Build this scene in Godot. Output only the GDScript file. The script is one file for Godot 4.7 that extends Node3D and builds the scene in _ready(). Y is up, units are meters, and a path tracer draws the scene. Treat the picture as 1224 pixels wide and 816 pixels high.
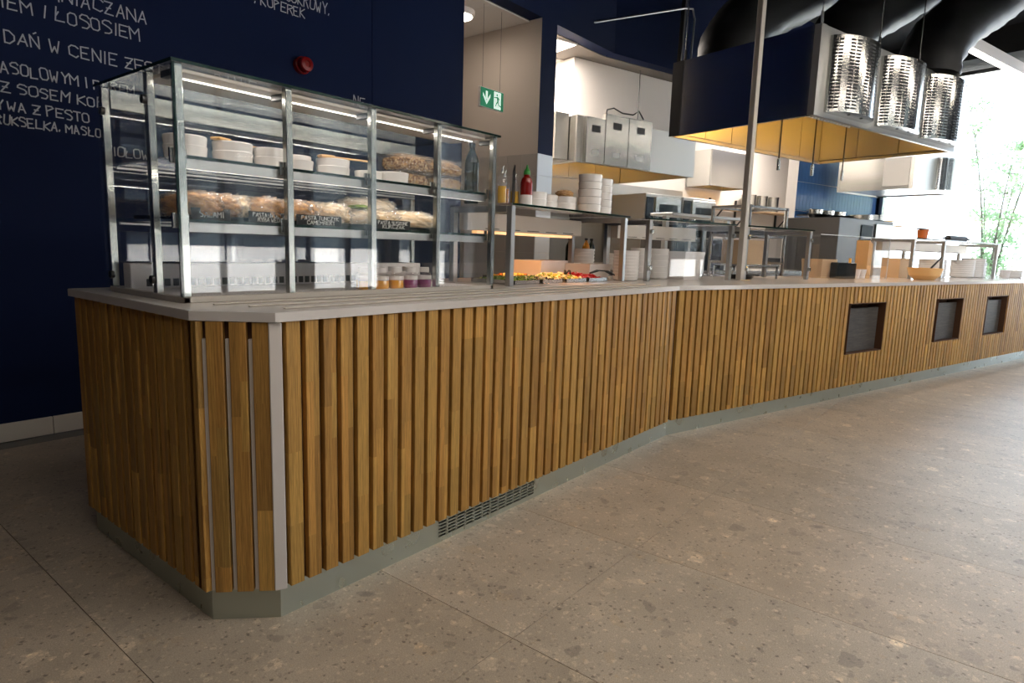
extends Node3D
# A canteen serving counter clad in oak slats, with a glass display case, sneeze guards and an open kitchen behind.
# y is up, metres. x runs along the near leg of the counter; the far leg is turned by ANG, and K(s, t, y) gives a point
# s metres along that far leg and t metres behind its plinth, towards the kitchen.
const ANG := -0.2717
const CORNER := Vector3(2.6903, 0, 0)
const TOP := 0.9
var along := Vector3(cos(ANG), 0, -sin(ANG))
var out_n := Vector3(sin(ANG), 0, cos(ANG))
var M := {}
var counts := {}
var rng := RandomNumberGenerator.new()
var letters := {}

func K(s: float, t: float, y := 0.0) -> Vector3:
	return CORNER + along * s - out_n * t + Vector3.UP * y

func _ready() -> void:
	rng.seed = 4711
	set_camera()
	set_light()
	make_materials()
	make_alphabet()
	build_floor()
	build_room()
	build_kitchen_shell()
	build_counter()
	build_worktop()
	build_case()
	build_case_goods()
	build_guards()
	build_shelf_goods()
	build_counter_goods()
	build_hoods()
	build_kitchen()
	build_ceiling_things()
	build_outside()

# ---------------------------------------------------------------- camera and light
func set_camera() -> void:
	var cam := Camera3D.new()
	cam.name = "camera"
	var yaw := 0.8964
	var pitch := 0.1471
	var roll := 0.0307
	var f := Vector3(sin(yaw) * cos(pitch), -sin(pitch), -cos(yaw) * cos(pitch))
	var r := Vector3(cos(yaw), 0, sin(yaw))
	var u := r.cross(f)
	var r2 := r * cos(roll) + u * sin(roll)
	var u2 := u * cos(roll) - r * sin(roll)
	cam.transform = Transform3D(Basis(r2, u2, -f), Vector3(-0.8111, 1.0954, 1.593))
	cam.fov = rad_to_deg(2.0 * atan(408.0 / 763.28))
	cam.near = 0.05
	cam.far = 200.0
	add_child(cam)
	cam.current = true

func set_light() -> void:
	var sky_look := ProceduralSkyMaterial.new()
	sky_look.sky_top_color = Color(0.72, 0.84, 0.98)
	sky_look.sky_horizon_color = Color(0.93, 0.97, 1.0)
	sky_look.sky_curve = 0.25
	sky_look.ground_bottom_color = Color(0.6, 0.6, 0.58)
	sky_look.ground_horizon_color = Color(0.85, 0.87, 0.88)
	sky_look.energy_multiplier = 7.5
	var sky := Sky.new()
	sky.sky_material = sky_look
	var env := Environment.new()
	env.background_mode = Environment.BG_SKY
	env.sky = sky
	env.tonemap_mode = Environment.TONE_MAPPER_LINEAR
	env.tonemap_exposure = 1.0
	env.sdfgi_enabled = true
	env.ssao_enabled = true
	env.ssil_enabled = true
	# sun high over the street, along the facade: it lights the pavement, not the room
	var sun := DirectionalLight3D.new()
	sun.name = "sun"
	sun.light_color = Color(1.0, 0.96, 0.9)
	sun.light_energy = 15.0
	sun.light_angular_distance = 0.6
	sun.shadow_enabled = true
	sun.sky_mode = DirectionalLight3D.SKY_MODE_LIGHT_ONLY
	add_child(sun)
	sun.transform = Transform3D(Basis.looking_at(Vector3(0.55, -0.83, -0.03), Vector3.UP), Vector3(0, 30, 0))
	var we := WorldEnvironment.new()
	we.name = "surroundings"
	we.environment = env
	add_child(we)

func area_light(called: String, at: Vector3, towards: Vector3, upward: Vector3, size: Vector2, color: Color, energy: float, parent: Node = self) -> void:
	var l := AreaLight3D.new()
	l.name = called
	l.area_size = size
	l.light_color = color
	l.light_energy = energy
	l.shadow_enabled = true
	l.area_range = 30.0
	parent.add_child(l, true)
	l.transform = Transform3D(Basis.looking_at(towards, upward), at)

func omni(called: String, at: Vector3, color: Color, energy: float, size: float, parent: Node) -> void:
	var l := OmniLight3D.new()
	l.name = called
	l.light_color = color
	l.light_energy = energy
	l.light_size = size
	l.omni_range = 30.0
	l.omni_attenuation = 2.0
	l.shadow_enabled = true
	parent.add_child(l, true)
	l.position = at

# ---------------------------------------------------------------- shapes
func ms() -> SurfaceTool:
	var st := SurfaceTool.new()
	st.begin(Mesh.PRIMITIVE_TRIANGLES)
	return st

func vert(st: SurfaceTool, p: Vector3, n: Vector3, uv := Vector2.ZERO) -> void:
	st.set_normal(n)
	st.set_uv(uv)
	st.add_vertex(p)

# a, b, c, d run anticlockwise as seen from outside
func quad(st: SurfaceTool, a: Vector3, b: Vector3, c: Vector3, d: Vector3, ua := Vector2(0, 0), ub := Vector2(1, 0), uc := Vector2(1, 1), ud := Vector2(0, 1)) -> void:
	var n := (c - a).cross(d - b).normalized()
	vert(st, a, n, ua); vert(st, c, n, uc); vert(st, b, n, ub)
	vert(st, a, n, ua); vert(st, d, n, ud); vert(st, c, n, uc)

func tri(st: SurfaceTool, a: Vector3, b: Vector3, c: Vector3) -> void:
	var n := (b - a).cross(c - a).normalized()
	vert(st, a, n); vert(st, c, n); vert(st, b, n)

func box(st: SurfaceTool, lo: Vector3, hi: Vector3) -> void:
	var d := hi - lo
	var X := Vector2(d.x, 0); var Y := Vector2(0, d.y); var Z := Vector2(d.z, 0); var ZV := Vector2(0, d.z)
	quad(st, Vector3(lo.x, lo.y, hi.z), Vector3(hi.x, lo.y, hi.z), hi, Vector3(lo.x, hi.y, hi.z), Vector2.ZERO, X, X + Y, Y)
	quad(st, Vector3(hi.x, lo.y, lo.z), lo, Vector3(lo.x, hi.y, lo.z), Vector3(hi.x, hi.y, lo.z), Vector2.ZERO, X, X + Y, Y)
	quad(st, Vector3(hi.x, lo.y, hi.z), Vector3(hi.x, lo.y, lo.z), Vector3(hi.x, hi.y, lo.z), hi, Vector2.ZERO, Z, Z + Y, Y)
	quad(st, lo, Vector3(lo.x, lo.y, hi.z), Vector3(lo.x, hi.y, hi.z), Vector3(lo.x, hi.y, lo.z), Vector2.ZERO, Z, Z + Y, Y)
	quad(st, Vector3(lo.x, hi.y, hi.z), hi, Vector3(hi.x, hi.y, lo.z), Vector3(lo.x, hi.y, lo.z), Vector2.ZERO, X, X + ZV, ZV)
	quad(st, lo, Vector3(hi.x, lo.y, lo.z), Vector3(hi.x, lo.y, hi.z), Vector3(lo.x, lo.y, hi.z), Vector2.ZERO, X, X + ZV, ZV)

# box with chamfered edges
func cbox(st: SurfaceTool, lo: Vector3, hi: Vector3, r: float) -> void:
	var c := (lo + hi) / 2
	var h := (hi - lo) / 2
	var rr: float = min(r, min(h.x, min(h.y, h.z)) * 0.95)
	var ax := [Vector3.RIGHT, Vector3.UP, Vector3.BACK]
	for i in 3:
		var j := (i + 1) % 3
		var k := (i + 2) % 3
		for s in [-1.0, 1.0]:
			var n: Vector3 = ax[i] * s
			var u: Vector3 = ax[j] * s
			var v: Vector3 = ax[k]
			var o: Vector3 = c + n * h[i]
			var uu := u * (h[j] - rr)
			var vv := v * (h[k] - rr)
			var w := Vector2(h[j] * 2, 0); var g := Vector2(0, h[k] * 2)
			quad(st, o - uu - vv, o + uu - vv, o + uu + vv, o - uu + vv, Vector2.ZERO, w, w + g, g)
	for i in 3:
		var j := (i + 1) % 3
		var k := (i + 2) % 3
		for sj in [-1.0, 1.0]:
			for sk in [-1.0, 1.0]:
				var nj: Vector3 = ax[j] * sj
				var nk: Vector3 = ax[k] * sk
				var e: Vector3 = ax[i] * (h[i] - rr)
				var p := c + nj * h[j] + nk * (h[k] - rr)
				var q := c + nj * (h[j] - rr) + nk * h[k]
				if sj * sk > 0:
					quad(st, p - e, p + e, q + e, q - e, Vector2.ZERO, Vector2(0.01, 0), Vector2(0.01, 0.01), Vector2(0, 0.01))
				else:
					quad(st, p + e, p - e, q - e, q + e, Vector2.ZERO, Vector2(0.01, 0), Vector2(0.01, 0.01), Vector2(0, 0.01))
	for sx in [-1.0, 1.0]:
		for sy in [-1.0, 1.0]:
			for sz in [-1.0, 1.0]:
				var a := c + Vector3(sx * h.x, sy * (h.y - rr), sz * (h.z - rr))
				var b := c + Vector3(sx * (h.x - rr), sy * h.y, sz * (h.z - rr))
				var d := c + Vector3(sx * (h.x - rr), sy * (h.y - rr), sz * h.z)
				if sx * sy * sz > 0:
					tri(st, a, b, d)
				else:
					tri(st, a, d, b)

# bar of square section between two points
func bar(st: SurfaceTool, p: Vector3, q: Vector3, w: float, hh := -1.0, upward := Vector3.UP) -> void:
	var ht := w if hh < 0 else hh
	var d := (q - p).normalized()
	var up := upward if absf(d.dot(upward)) < 0.99 else Vector3.RIGHT
	var r := d.cross(up).normalized() * w / 2
	var u := r.cross(d).normalized() * ht / 2
	var c := [p - r - u, p + r - u, p + r + u, p - r + u, q - r - u, q + r - u, q + r + u, q - r + u]
	quad(st, c[0], c[1], c[2], c[3]); quad(st, c[5], c[4], c[7], c[6])
	quad(st, c[1], c[5], c[6], c[2]); quad(st, c[4], c[0], c[3], c[7])
	quad(st, c[3], c[2], c[6], c[7]); quad(st, c[4], c[5], c[1], c[0])

func frustum(st: SurfaceTool, p: Vector3, q: Vector3, r0: float, r1: float, n := 16, caps := true) -> void:
	var d := (q - p).normalized()
	var up := Vector3.UP if absf(d.y) < 0.99 else Vector3.RIGHT
	var u := d.cross(up).normalized()
	var v := u.cross(d).normalized()
	for i in n:
		var a0 := TAU * i / n
		var a1 := TAU * (i + 1) / n
		var e0 := u * cos(a0) + v * sin(a0)
		var e1 := u * cos(a1) + v * sin(a1)
		var A := p + e0 * r0; var B := p + e1 * r0; var C := q + e1 * r1; var E := q + e0 * r1
		vert(st, A, e0); vert(st, B, e1); vert(st, C, e1)
		vert(st, A, e0); vert(st, C, e1); vert(st, E, e0)
		if caps:
			vert(st, p, -d); vert(st, B, -d); vert(st, A, -d)
			vert(st, q, d); vert(st, E, d); vert(st, C, d)

# profile of (radius, height) turned round the y axis
func lathe(st: SurfaceTool, prof: Array, n := 24, at := Vector3.ZERO) -> void:
	var m := prof.size()
	for k in m - 1:
		var a: Vector2 = prof[k]
		var b: Vector2 = prof[k + 1]
		var g := Vector2(b.y - a.y, a.x - b.x).normalized()
		for i in n:
			var t0 := TAU * i / n
			var t1 := TAU * (i + 1) / n
			var c0 := Vector3(cos(t0), 0, sin(t0)); var c1 := Vector3(cos(t1), 0, sin(t1))
			var n0 := c0 * g.x + Vector3.UP * g.y; var n1 := c1 * g.x + Vector3.UP * g.y
			var A := at + c0 * a.x + Vector3.UP * a.y; var B := at + c1 * a.x + Vector3.UP * a.y
			var C := at + c1 * b.x + Vector3.UP * b.y; var E := at + c0 * b.x + Vector3.UP * b.y
			if a.x > 0.00001:
				vert(st, A, n0, Vector2(float(i) / n, a.y)); vert(st, B, n1, Vector2(float(i + 1) / n, a.y)); vert(st, C, n1, Vector2(float(i + 1) / n, b.y))
			if b.x > 0.00001:
				vert(st, A, n0, Vector2(float(i) / n, a.y)); vert(st, C, n1, Vector2(float(i + 1) / n, b.y)); vert(st, E, n0, Vector2(float(i) / n, b.y))

# tube along points; r may vary: radii array
func tube(st: SurfaceTool, pts: Array, radii: Array, n := 10, ripple := 0.0) -> void:
	var rings := []
	var u := Vector3.ZERO
	for i in pts.size():
		var d: Vector3 = ((pts[min(i + 1, pts.size() - 1)] as Vector3) - (pts[max(i - 1, 0)] as Vector3)).normalized()
		if i == 0:
			u = d.cross(Vector3.UP if absf(d.y) < 0.9 else Vector3.RIGHT).normalized()
		u = (u - d * u.dot(d)).normalized()
		var v := d.cross(u)
		var ring := []
		var r: float = radii[min(i, radii.size() - 1)]
		for k in n:
			var a := TAU * k / n
			var e := u * cos(a) + v * sin(a)
			var rr := r * (1.0 + ripple * sin(k * 7.3 + i * 4.1) * cos(k * 2.1 - i * 1.7))
			ring.append([(pts[i] as Vector3) + e * rr, e])
		rings.append(ring)
	for i in pts.size() - 1:
		for k in n:
			var A = rings[i][k]; var B = rings[i][(k + 1) % n]; var C = rings[i + 1][(k + 1) % n]; var E = rings[i + 1][k]
			vert(st, A[0], A[1]); vert(st, C[0], C[1]); vert(st, B[0], B[1])
			vert(st, A[0], A[1]); vert(st, E[0], E[1]); vert(st, C[0], C[1])
	for end in [0, pts.size() - 1]:
		var dd: Vector3 = ((pts[0] as Vector3) - (pts[1] as Vector3)).normalized() if end == 0 else ((pts[end] as Vector3) - (pts[end - 1] as Vector3)).normalized()
		for k in n:
			var P = rings[end][k][0]; var Q = rings[end][(k + 1) % n][0]
			if end == 0:
				vert(st, pts[end], dd); vert(st, P, dd); vert(st, Q, dd)
			else:
				vert(st, pts[end], dd); vert(st, Q, dd); vert(st, P, dd)

# flat polygon in plan (x, z), from y0 up to y1
func prism(st: SurfaceTool, poly: PackedVector2Array, y0: float, y1: float) -> void:
	var p := poly
	if Geometry2D.is_polygon_clockwise(p):
		p = PackedVector2Array(p)
		p.reverse()
	var idx := Geometry2D.triangulate_polygon(p)
	for i in range(0, idx.size(), 3):
		var a := p[idx[i]]; var b := p[idx[i + 1]]; var c := p[idx[i + 2]]
		for top in [true, false]:
			var y := y1 if top else y0
			var A := Vector3(a.x, y, a.y); var B := Vector3(b.x, y, b.y); var C := Vector3(c.x, y, c.y)
			var n := (B - A).cross(C - A)
			var want := Vector3.UP if top else Vector3.DOWN
			if n.dot(want) < 0:
				var s := B; B = C; C = s
			vert(st, A, want, Vector2(A.x, A.z)); vert(st, C, want, Vector2(C.x, C.z)); vert(st, B, want, Vector2(B.x, B.z))
	var mid := Vector2.ZERO
	for i in p.size():
		var a := p[i]; var b := p[(i + 1) % p.size()]
		quad(st, Vector3(b.x, y0, b.y), Vector3(a.x, y0, a.y), Vector3(a.x, y1, a.y), Vector3(b.x, y1, b.y), Vector2.ZERO, Vector2(a.distance_to(b), 0), Vector2(a.distance_to(b), y1 - y0), Vector2(0, y1 - y0))

# lumpy closed body with smooth normals
func lump(radii: Vector3, bumps: float, sd: int, freq := 14.0, nu := 28, nv := 16, square := 1.0) -> ArrayMesh:
	var noise := FastNoiseLite.new()
	noise.seed = sd
	noise.frequency = 1.0
	var st := ms()
	st.set_smooth_group(0)
	for j in nv + 1:
		for i in nu + 1:
			var th := PI * j / nv
			var ph := TAU * (i % nu) / nu
			var d := Vector3(sin(th) * cos(ph), cos(th), sin(th) * sin(ph))
			var e := Vector3(signf(d.x) * pow(absf(d.x), square), signf(d.y) * pow(absf(d.y), square), signf(d.z) * pow(absf(d.z), square))
			var q := e * radii
			var k := 1.0 + bumps * noise.get_noise_3dv(q * freq * 10.0 * 0.1 * 10.0)
			st.set_uv(Vector2(float(i) / nu, float(j) / nv))
			st.add_vertex(q * k)
	for j in nv:
		for i in nu:
			var a := j * (nu + 1) + i
			var b := a + 1
			var c := a + nu + 1
			var d := c + 1
			st.add_index(a); st.add_index(c); st.add_index(b)
			st.add_index(b); st.add_index(c); st.add_index(d)
	st.generate_normals()
	var m := st.commit()
	return m

# ---------------------------------------------------------------- naming and placing
func numbered(called: String, parent: Node = self) -> String:
	var key := str(parent.get_instance_id()) + called
	counts[key] = counts.get(key, -1) + 1
	return called if counts[key] == 0 else "%s_%03d" % [called, counts[key]]

func obj(called: String, shape, material: Material, parent: Node = self) -> MeshInstance3D:
	var o := MeshInstance3D.new()
	o.name = numbered(called, parent)
	var m: Mesh = (shape as SurfaceTool).commit() if shape is SurfaceTool else shape
	o.mesh = m
	o.material_override = material
	o.cast_shadow = GeometryInstance3D.SHADOW_CASTING_SETTING_ON
	parent.add_child(o, true)
	return o

func tag(o: Node, label: String, category: String, group := "") -> Node:
	o.set_meta("label", label)
	o.set_meta("category", category)
	if group != "":
		o.set_meta("group", group)
	return o

func thing(called: String, label: String, category: String, at := Vector3.ZERO, turn := 0.0, group := "") -> Node3D:
	var o := Node3D.new()
	o.name = numbered(called)
	add_child(o, true)
	o.position = at
	o.rotation.y = turn
	tag(o, label, category, group)
	return o

func single(called: String, shape, material: Material, label: String, category: String, at := Vector3.ZERO, turn := 0.0, group := "") -> MeshInstance3D:
	var o := obj(called, shape, material)
	o.position = at
	o.rotation.y = turn
	tag(o, label, category, group)
	return o

func struct(called: String, shape, material: Material) -> MeshInstance3D:
	var o := obj(called, shape, material)
	o.set_meta("kind", "structure")
	return o

func frame(called: String, at := Vector3.ZERO, turn := 0.0) -> Node3D:
	var o := Node3D.new()
	o.name = numbered(called)
	add_child(o, true)
	o.position = at
	o.rotation.y = turn
	o.set_meta("kind", "structure")
	return o

func one_box(lo: Vector3, hi: Vector3, r := 0.0) -> SurfaceTool:
	var st := ms()
	if r > 0:
		cbox(st, lo, hi, r)
	else:
		box(st, lo, hi)
	return st

func copy_of(o: Node3D, at: Vector3, turn: float, label: String, group := "") -> Node3D:
	var base := String(o.name)
	var c: Node3D = o.duplicate()
	c.name = numbered(base)
	add_child(c, true)
	c.position = at
	c.rotation.y = turn
	c.set_meta("label", label)
	if group != "":
		c.set_meta("group", group)
	return c

# ---------------------------------------------------------------- materials
func mat(color: Color, rough := 0.6, metal := 0.0) -> StandardMaterial3D:
	var m := StandardMaterial3D.new()
	m.albedo_color = color
	m.roughness = rough
	m.metallic = metal
	return m

func glow(color: Color, power: float) -> StandardMaterial3D:
	var m := mat(Color(0.9, 0.9, 0.9), 0.5)
	m.emission_enabled = true
	m.emission = color
	m.emission_energy_multiplier = power
	return m

func pane_mat(color: Color, rough := 0.02) -> StandardMaterial3D:
	var m := mat(color, rough)
	m.transparency = BaseMaterial3D.TRANSPARENCY_ALPHA
	return m

func noise_tex(freq: float, lo: Color, hi: Color, sd: int, size := 256, octaves := 3) -> NoiseTexture2D:
	var n := FastNoiseLite.new()
	n.seed = sd
	n.frequency = freq
	n.fractal_octaves = octaves
	var t := NoiseTexture2D.new()
	t.width = size
	t.height = size
	t.seamless = true
	t.noise = n
	var g := Gradient.new()
	g.set_color(0, lo)
	g.set_color(1, hi)
	t.color_ramp = g
	return t

func make_materials() -> void:
	M.steel = mat(Color(0.76, 0.76, 0.745), 0.26, 1.0)
	M.satin = mat(Color(0.70, 0.70, 0.69), 0.36, 1.0)
	M.plinth_steel = mat(Color(0.72, 0.745, 0.70), 0.36, 0.85)
	M.plinth_steel.uv1_triplanar = true
	M.plinth_steel.uv1_world_triplanar = true
	M.plinth_steel.uv1_scale = Vector3(1.4, 1.4, 1.4)
	M.plinth_steel.roughness_texture = noise_tex(0.02, Color(0.7, 0.7, 0.7), Color(1, 1, 1), 5)
	M.case_steel = mat(Color(0.72, 0.73, 0.71), 0.24, 1.0)
	M.bright_steel = mat(Color(0.80, 0.80, 0.785), 0.16, 1.0)
	M.pole_steel = mat(Color(0.78, 0.75, 0.71), 0.5, 0.55)
	M.dark_steel = mat(Color(0.30, 0.30, 0.30), 0.35, 1.0)
	M.black = mat(Color(0.03, 0.03, 0.032), 0.6)
	M.black_gloss = mat(Color(0.02, 0.02, 0.022), 0.15)
	M.glass = pane_mat(Color(0.86, 0.95, 0.92, 0.006))
	M.window_glass = pane_mat(Color(0.9, 0.97, 0.97, 0.006))
	M.glass_edge = mat(Color(0.05, 0.16, 0.13), 0.1)
	M.navy = mat(Color(0.058, 0.108, 0.235), 0.6)
	M.navy.metallic_specular = 0.2
	M.navy_dark = mat(Color(0.05, 0.08, 0.15), 0.7)
	M.navy_dark.metallic_specular = 0.2
	M.chalk = mat(Color(0.74, 0.75, 0.77), 0.9)
	M.chalk_white = mat(Color(0.92, 0.92, 0.9), 0.9)
	M.white_paint = mat(Color(0.86, 0.84, 0.82), 0.7)
	M.beige_paint = mat(Color(0.80, 0.755, 0.71), 0.7)
	M.grey_tile = mat(Color(0.72, 0.69, 0.66), 0.3)
	M.pale_tile = mat(Color(0.78, 0.81, 0.84), 0.3)
	M.blue_tile = mat(Color(0.20, 0.36, 0.56), 0.18)
	M.grout = mat(Color(0.42, 0.40, 0.38), 0.9)
	M.ceiling_tile = mat(Color(0.87, 0.85, 0.83), 0.85)
	M.black_ceiling = mat(Color(0.035, 0.035, 0.038), 0.85)
	M.duct_cloth = mat(Color(0.05, 0.05, 0.052), 0.5)
	M.top_white = mat(Color(0.79, 0.765, 0.74), 0.16)
	M.white_profile = mat(Color(0.82, 0.79, 0.76), 0.45)
	M.backing = mat(Color(0.30, 0.18, 0.085), 0.7)
	M.porcelain = mat(Color(0.90, 0.885, 0.87), 0.22)
	M.white_plastic = mat(Color(0.90, 0.88, 0.87), 0.4)
	M.kraft = mat(Color(0.77, 0.66, 0.53), 0.75)
	M.light_wood = mat(Color(0.86, 0.69, 0.46), 0.5)
	M.clear_plastic = pane_mat(Color(0.93, 0.95, 0.95, 0.06), 0.08)
	M.wrap = pane_mat(Color(0.96, 0.95, 0.93, 0.10), 0.2)
	M.oil = mat(Color(0.78, 0.60, 0.10), 0.08)
	M.oil_dark = mat(Color(0.70, 0.44, 0.08), 0.08)
	M.red_sauce = mat(Color(0.52, 0.07, 0.04), 0.2)
	M.green_cap = mat(Color(0.16, 0.55, 0.20), 0.4)
	M.bottle_green = mat(Color(0.06, 0.10, 0.05), 0.06)
	M.juice_yellow = mat(Color(0.94, 0.66, 0.10), 0.15)
	M.juice_purple = mat(Color(0.55, 0.16, 0.42), 0.15)
	M.red_lamp = mat(Color(0.50, 0.05, 0.045), 0.2)
	M.orange_mug = mat(Color(0.72, 0.38, 0.14), 0.4)
	M.leaf = mat(Color(0.66, 0.76, 0.60), 0.6)
	M.leaf.backlight_enabled = true
	M.leaf.backlight = Color(0.75, 0.85, 0.68)
	M.bark = mat(Color(0.58, 0.55, 0.50), 0.9)
	M.paving = mat(Color(0.74, 0.73, 0.71), 0.85)
	M.render_wall = mat(Color(0.30, 0.33, 0.33), 0.9)
	M.led = glow(Color(1.0, 0.97, 0.92), 5.0)
	M.panel_light = glow(Color(1.0, 0.96, 0.9), 6.0)
	M.warm_tube = glow(Color(1.0, 0.72, 0.30), 5.0)
	M.heat_tube = glow(Color(1.0, 0.72, 0.40), 1.2)
	M.sign_green = glow(Color(0.0, 0.42, 0.27), 0.55)
	M.sign_green.albedo_color = Color(0.0, 0.45, 0.30)
	M.sign_white = glow(Color(0.85, 1.0, 0.92), 0.7)
	M.screen_dark = mat(Color(0.05, 0.05, 0.06), 0.1)
	make_oak()
	make_floor_stone()
	make_foods()

# Oak: sixteen columns of the picture are sixteen laths, each glued up from staves of differing tone, with grain along the lath.
func make_oak() -> void:
	var w := 1024
	var h := 1024
	var cols := 16
	var cw := w / cols
	var n1 := FastNoiseLite.new(); n1.seed = 11; n1.frequency = 1.0; n1.fractal_octaves = 3
	var n2 := FastNoiseLite.new(); n2.seed = 12; n2.frequency = 1.0; n2.fractal_octaves = 2
	var data := PackedByteArray()
	data.resize(w * h * 3)
	var r := RandomNumberGenerator.new()
	r.seed = 77
	for c in cols:
		# two glued lamellas across, staves along
		var split := 0.5 + r.randf_range(-0.2, 0.2)
		if r.randf() < 0.45:
			split = 1.1
		var plans := []
		for lam in 2:
			var cuts := []
			var y := r.randf_range(0.1, 0.5)
			while y < 1.0:
				cuts.append(y)
				y += r.randf_range(0.25, 0.6)
			var tones := []
			for k in cuts.size() + 1:
				tones.append(Vector3(r.randf_range(0.86, 1.12), r.randf_range(-0.014, 0.014), r.randf_range(0, 50)))
			plans.append([cuts, tones])
		for y in h:
			var fy := float(y) / h
			var t0: Vector3 = plans[0][1][0]
			var k0 := 0
			for cut in plans[0][0]:
				if fy > cut:
					k0 += 1
			t0 = plans[0][1][k0]
			var k1 := 0
			for cut in plans[1][0]:
				if fy > cut:
					k1 += 1
			var t1: Vector3 = plans[1][1][k1]
			for x in cw:
				var fx := float(x) / cw
				var t := t0 if fx < split else t1
				var g := n1.get_noise_2d(fx * 9.0 + t.z * 7.0 + c * 31.0, fy * 3.2 + t.z)
				var fine := n2.get_noise_2d(fx * 60.0 + c * 17.0 + t.z, fy * 14.0)
				var k := t.x * (1.0 + 0.20 * g + 0.13 * fine)
				var red := 0.672 * k
				var gre := (0.508 + t.y) * k
				var blu := (0.262 + t.y * 0.8) * k
				var i := (y * w + c * cw + x) * 3
				data[i] = int(clampf(red, 0, 1) * 255)
				data[i + 1] = int(clampf(gre, 0, 1) * 255)
				data[i + 2] = int(clampf(blu, 0, 1) * 255)
	var im := Image.create_from_data(w, h, false, Image.FORMAT_RGB8, data)
	M.oak = mat(Color.WHITE, 0.45)
	M.oak.metallic_specular = 0.35
	M.oak.albedo_texture = ImageTexture.create_from_image(im)
	# dark fumed laminate with the grain lying down
	var w2 := 256
	var d2 := PackedByteArray()
	d2.resize(w2 * w2 * 3)
	for y in w2:
		for x in w2:
			var g := n1.get_noise_2d(x * 0.012 + 90.0, y * 0.22)
			var f := n2.get_noise_2d(x * 0.05, y * 0.9 + 40.0)
			var k := 0.205 * (1.0 + 0.35 * g + 0.22 * f)
			var i := (y * w2 + x) * 3
			d2[i] = int(clampf(k * 1.12, 0, 1) * 255)
			d2[i + 1] = int(clampf(k * 1.0, 0, 1) * 255)
			d2[i + 2] = int(clampf(k * 0.88, 0, 1) * 255)
	M.fumed = mat(Color.WHITE, 0.5)
	M.fumed.albedo_texture = ImageTexture.create_from_image(Image.create_from_data(w2, w2, false, Image.FORMAT_RGB8, d2))

# Floor stone: beige grey ground with pebbles of lighter and darker stone in it.
func make_floor_stone() -> void:
	var w := 1400
	var n1 := FastNoiseLite.new(); n1.seed = 3; n1.frequency = 0.006; n1.fractal_octaves = 3
	var n2 := FastNoiseLite.new(); n2.seed = 4; n2.frequency = 0.45; n2.fractal_octaves = 1
	var buf := PackedFloat32Array()
	buf.resize(w * w * 3)
	for y in w:
		for x in w:
			var k := 1.0 + 0.07 * n1.get_noise_2d(x, y) + 0.13 * n2.get_noise_2d(x, y)
			var i := (y * w + x) * 3
			buf[i] = 0.680 * k
			buf[i + 1] = 0.630 * k
			buf[i + 2] = 0.562 * k
	var r := RandomNumberGenerator.new()
	r.seed = 99
	for j in 34000:
		var big := r.randf()
		var rad := r.randf_range(1.2, 4.2)
		if big > 0.94:
			rad = r.randf_range(5.0, 10.0)
		if big > 0.991:
			rad = r.randf_range(11.0, 26.0)
		var cx := r.randf() * w
		var cy := r.randf() * w
		var el := r.randf_range(0.45, 0.9)
		var an := r.randf() * PI
		var ca := cos(an); var sa := sin(an)
		var tone := r.randf()
		var f := Vector3(1.0, 1.0, 1.0)
		if tone < 0.36:
			var v := r.randf_range(1.08, 1.30)
			f = Vector3(v, v * 0.99, v * 0.97)
		elif tone < 0.62:
			var v2 := r.randf_range(0.70, 0.92)
			f = Vector3(v2, v2, v2 * 1.02)
		elif tone < 0.74:
			f = Vector3(1.02, 0.985, 0.93)
		elif tone < 0.80:
			f = Vector3(0.45, 0.43, 0.42)
			rad = minf(rad, 4.0)
		else:
			var v3 := r.randf_range(0.92, 1.12)
			f = Vector3(v3, v3, v3)
		var p1 := r.randf() * TAU
		var ri := int(ceil(rad))
		for dy in range(-ri, ri + 1):
			for dx in range(-ri, ri + 1):
				var u := dx * ca + dy * sa
				var v := (-dx * sa + dy * ca) / el
				var ang := atan2(v, u)
				var lim := rad * (0.82 + 0.12 * sin(3.0 * ang + p1) + 0.06 * sin(7.0 * ang + p1 * 2.0))
				if u * u + v * v < lim * lim:
					var px := posmod(int(cx) + dx, w)
					var py := posmod(int(cy) + dy, w)
					var i := (py * w + px) * 3
					var k := 0.5
					buf[i] *= lerpf(1.0, f.x, k)
					buf[i + 1] *= lerpf(1.0, f.y, k)
					buf[i + 2] *= lerpf(1.0, f.z, k)
	var data := PackedByteArray()
	data.resize(w * w * 3)
	for i in w * w * 3:
		data[i] = int(clampf(buf[i], 0.0, 1.0) * 255)
	var tex := ImageTexture.create_from_image(Image.create_from_data(w, w, false, Image.FORMAT_RGB8, data))
	var stones := []
	for k in 3:
		var m := mat([Color(1, 1, 1), Color(0.96, 0.955, 0.95), Color(1.0, 0.985, 0.97)][k], 0.42)
		m.albedo_texture = tex
		m.uv1_triplanar = true
		m.uv1_world_triplanar = true
		m.uv1_scale = Vector3.ONE / 2.45
		m.uv1_offset = Vector3(0.37 * k, 0.0, 0.61 * k)
		stones.append(m)
	M.stone = stones
	M.skirting = mat(Color(0.80, 0.78, 0.74), 0.4)

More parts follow.
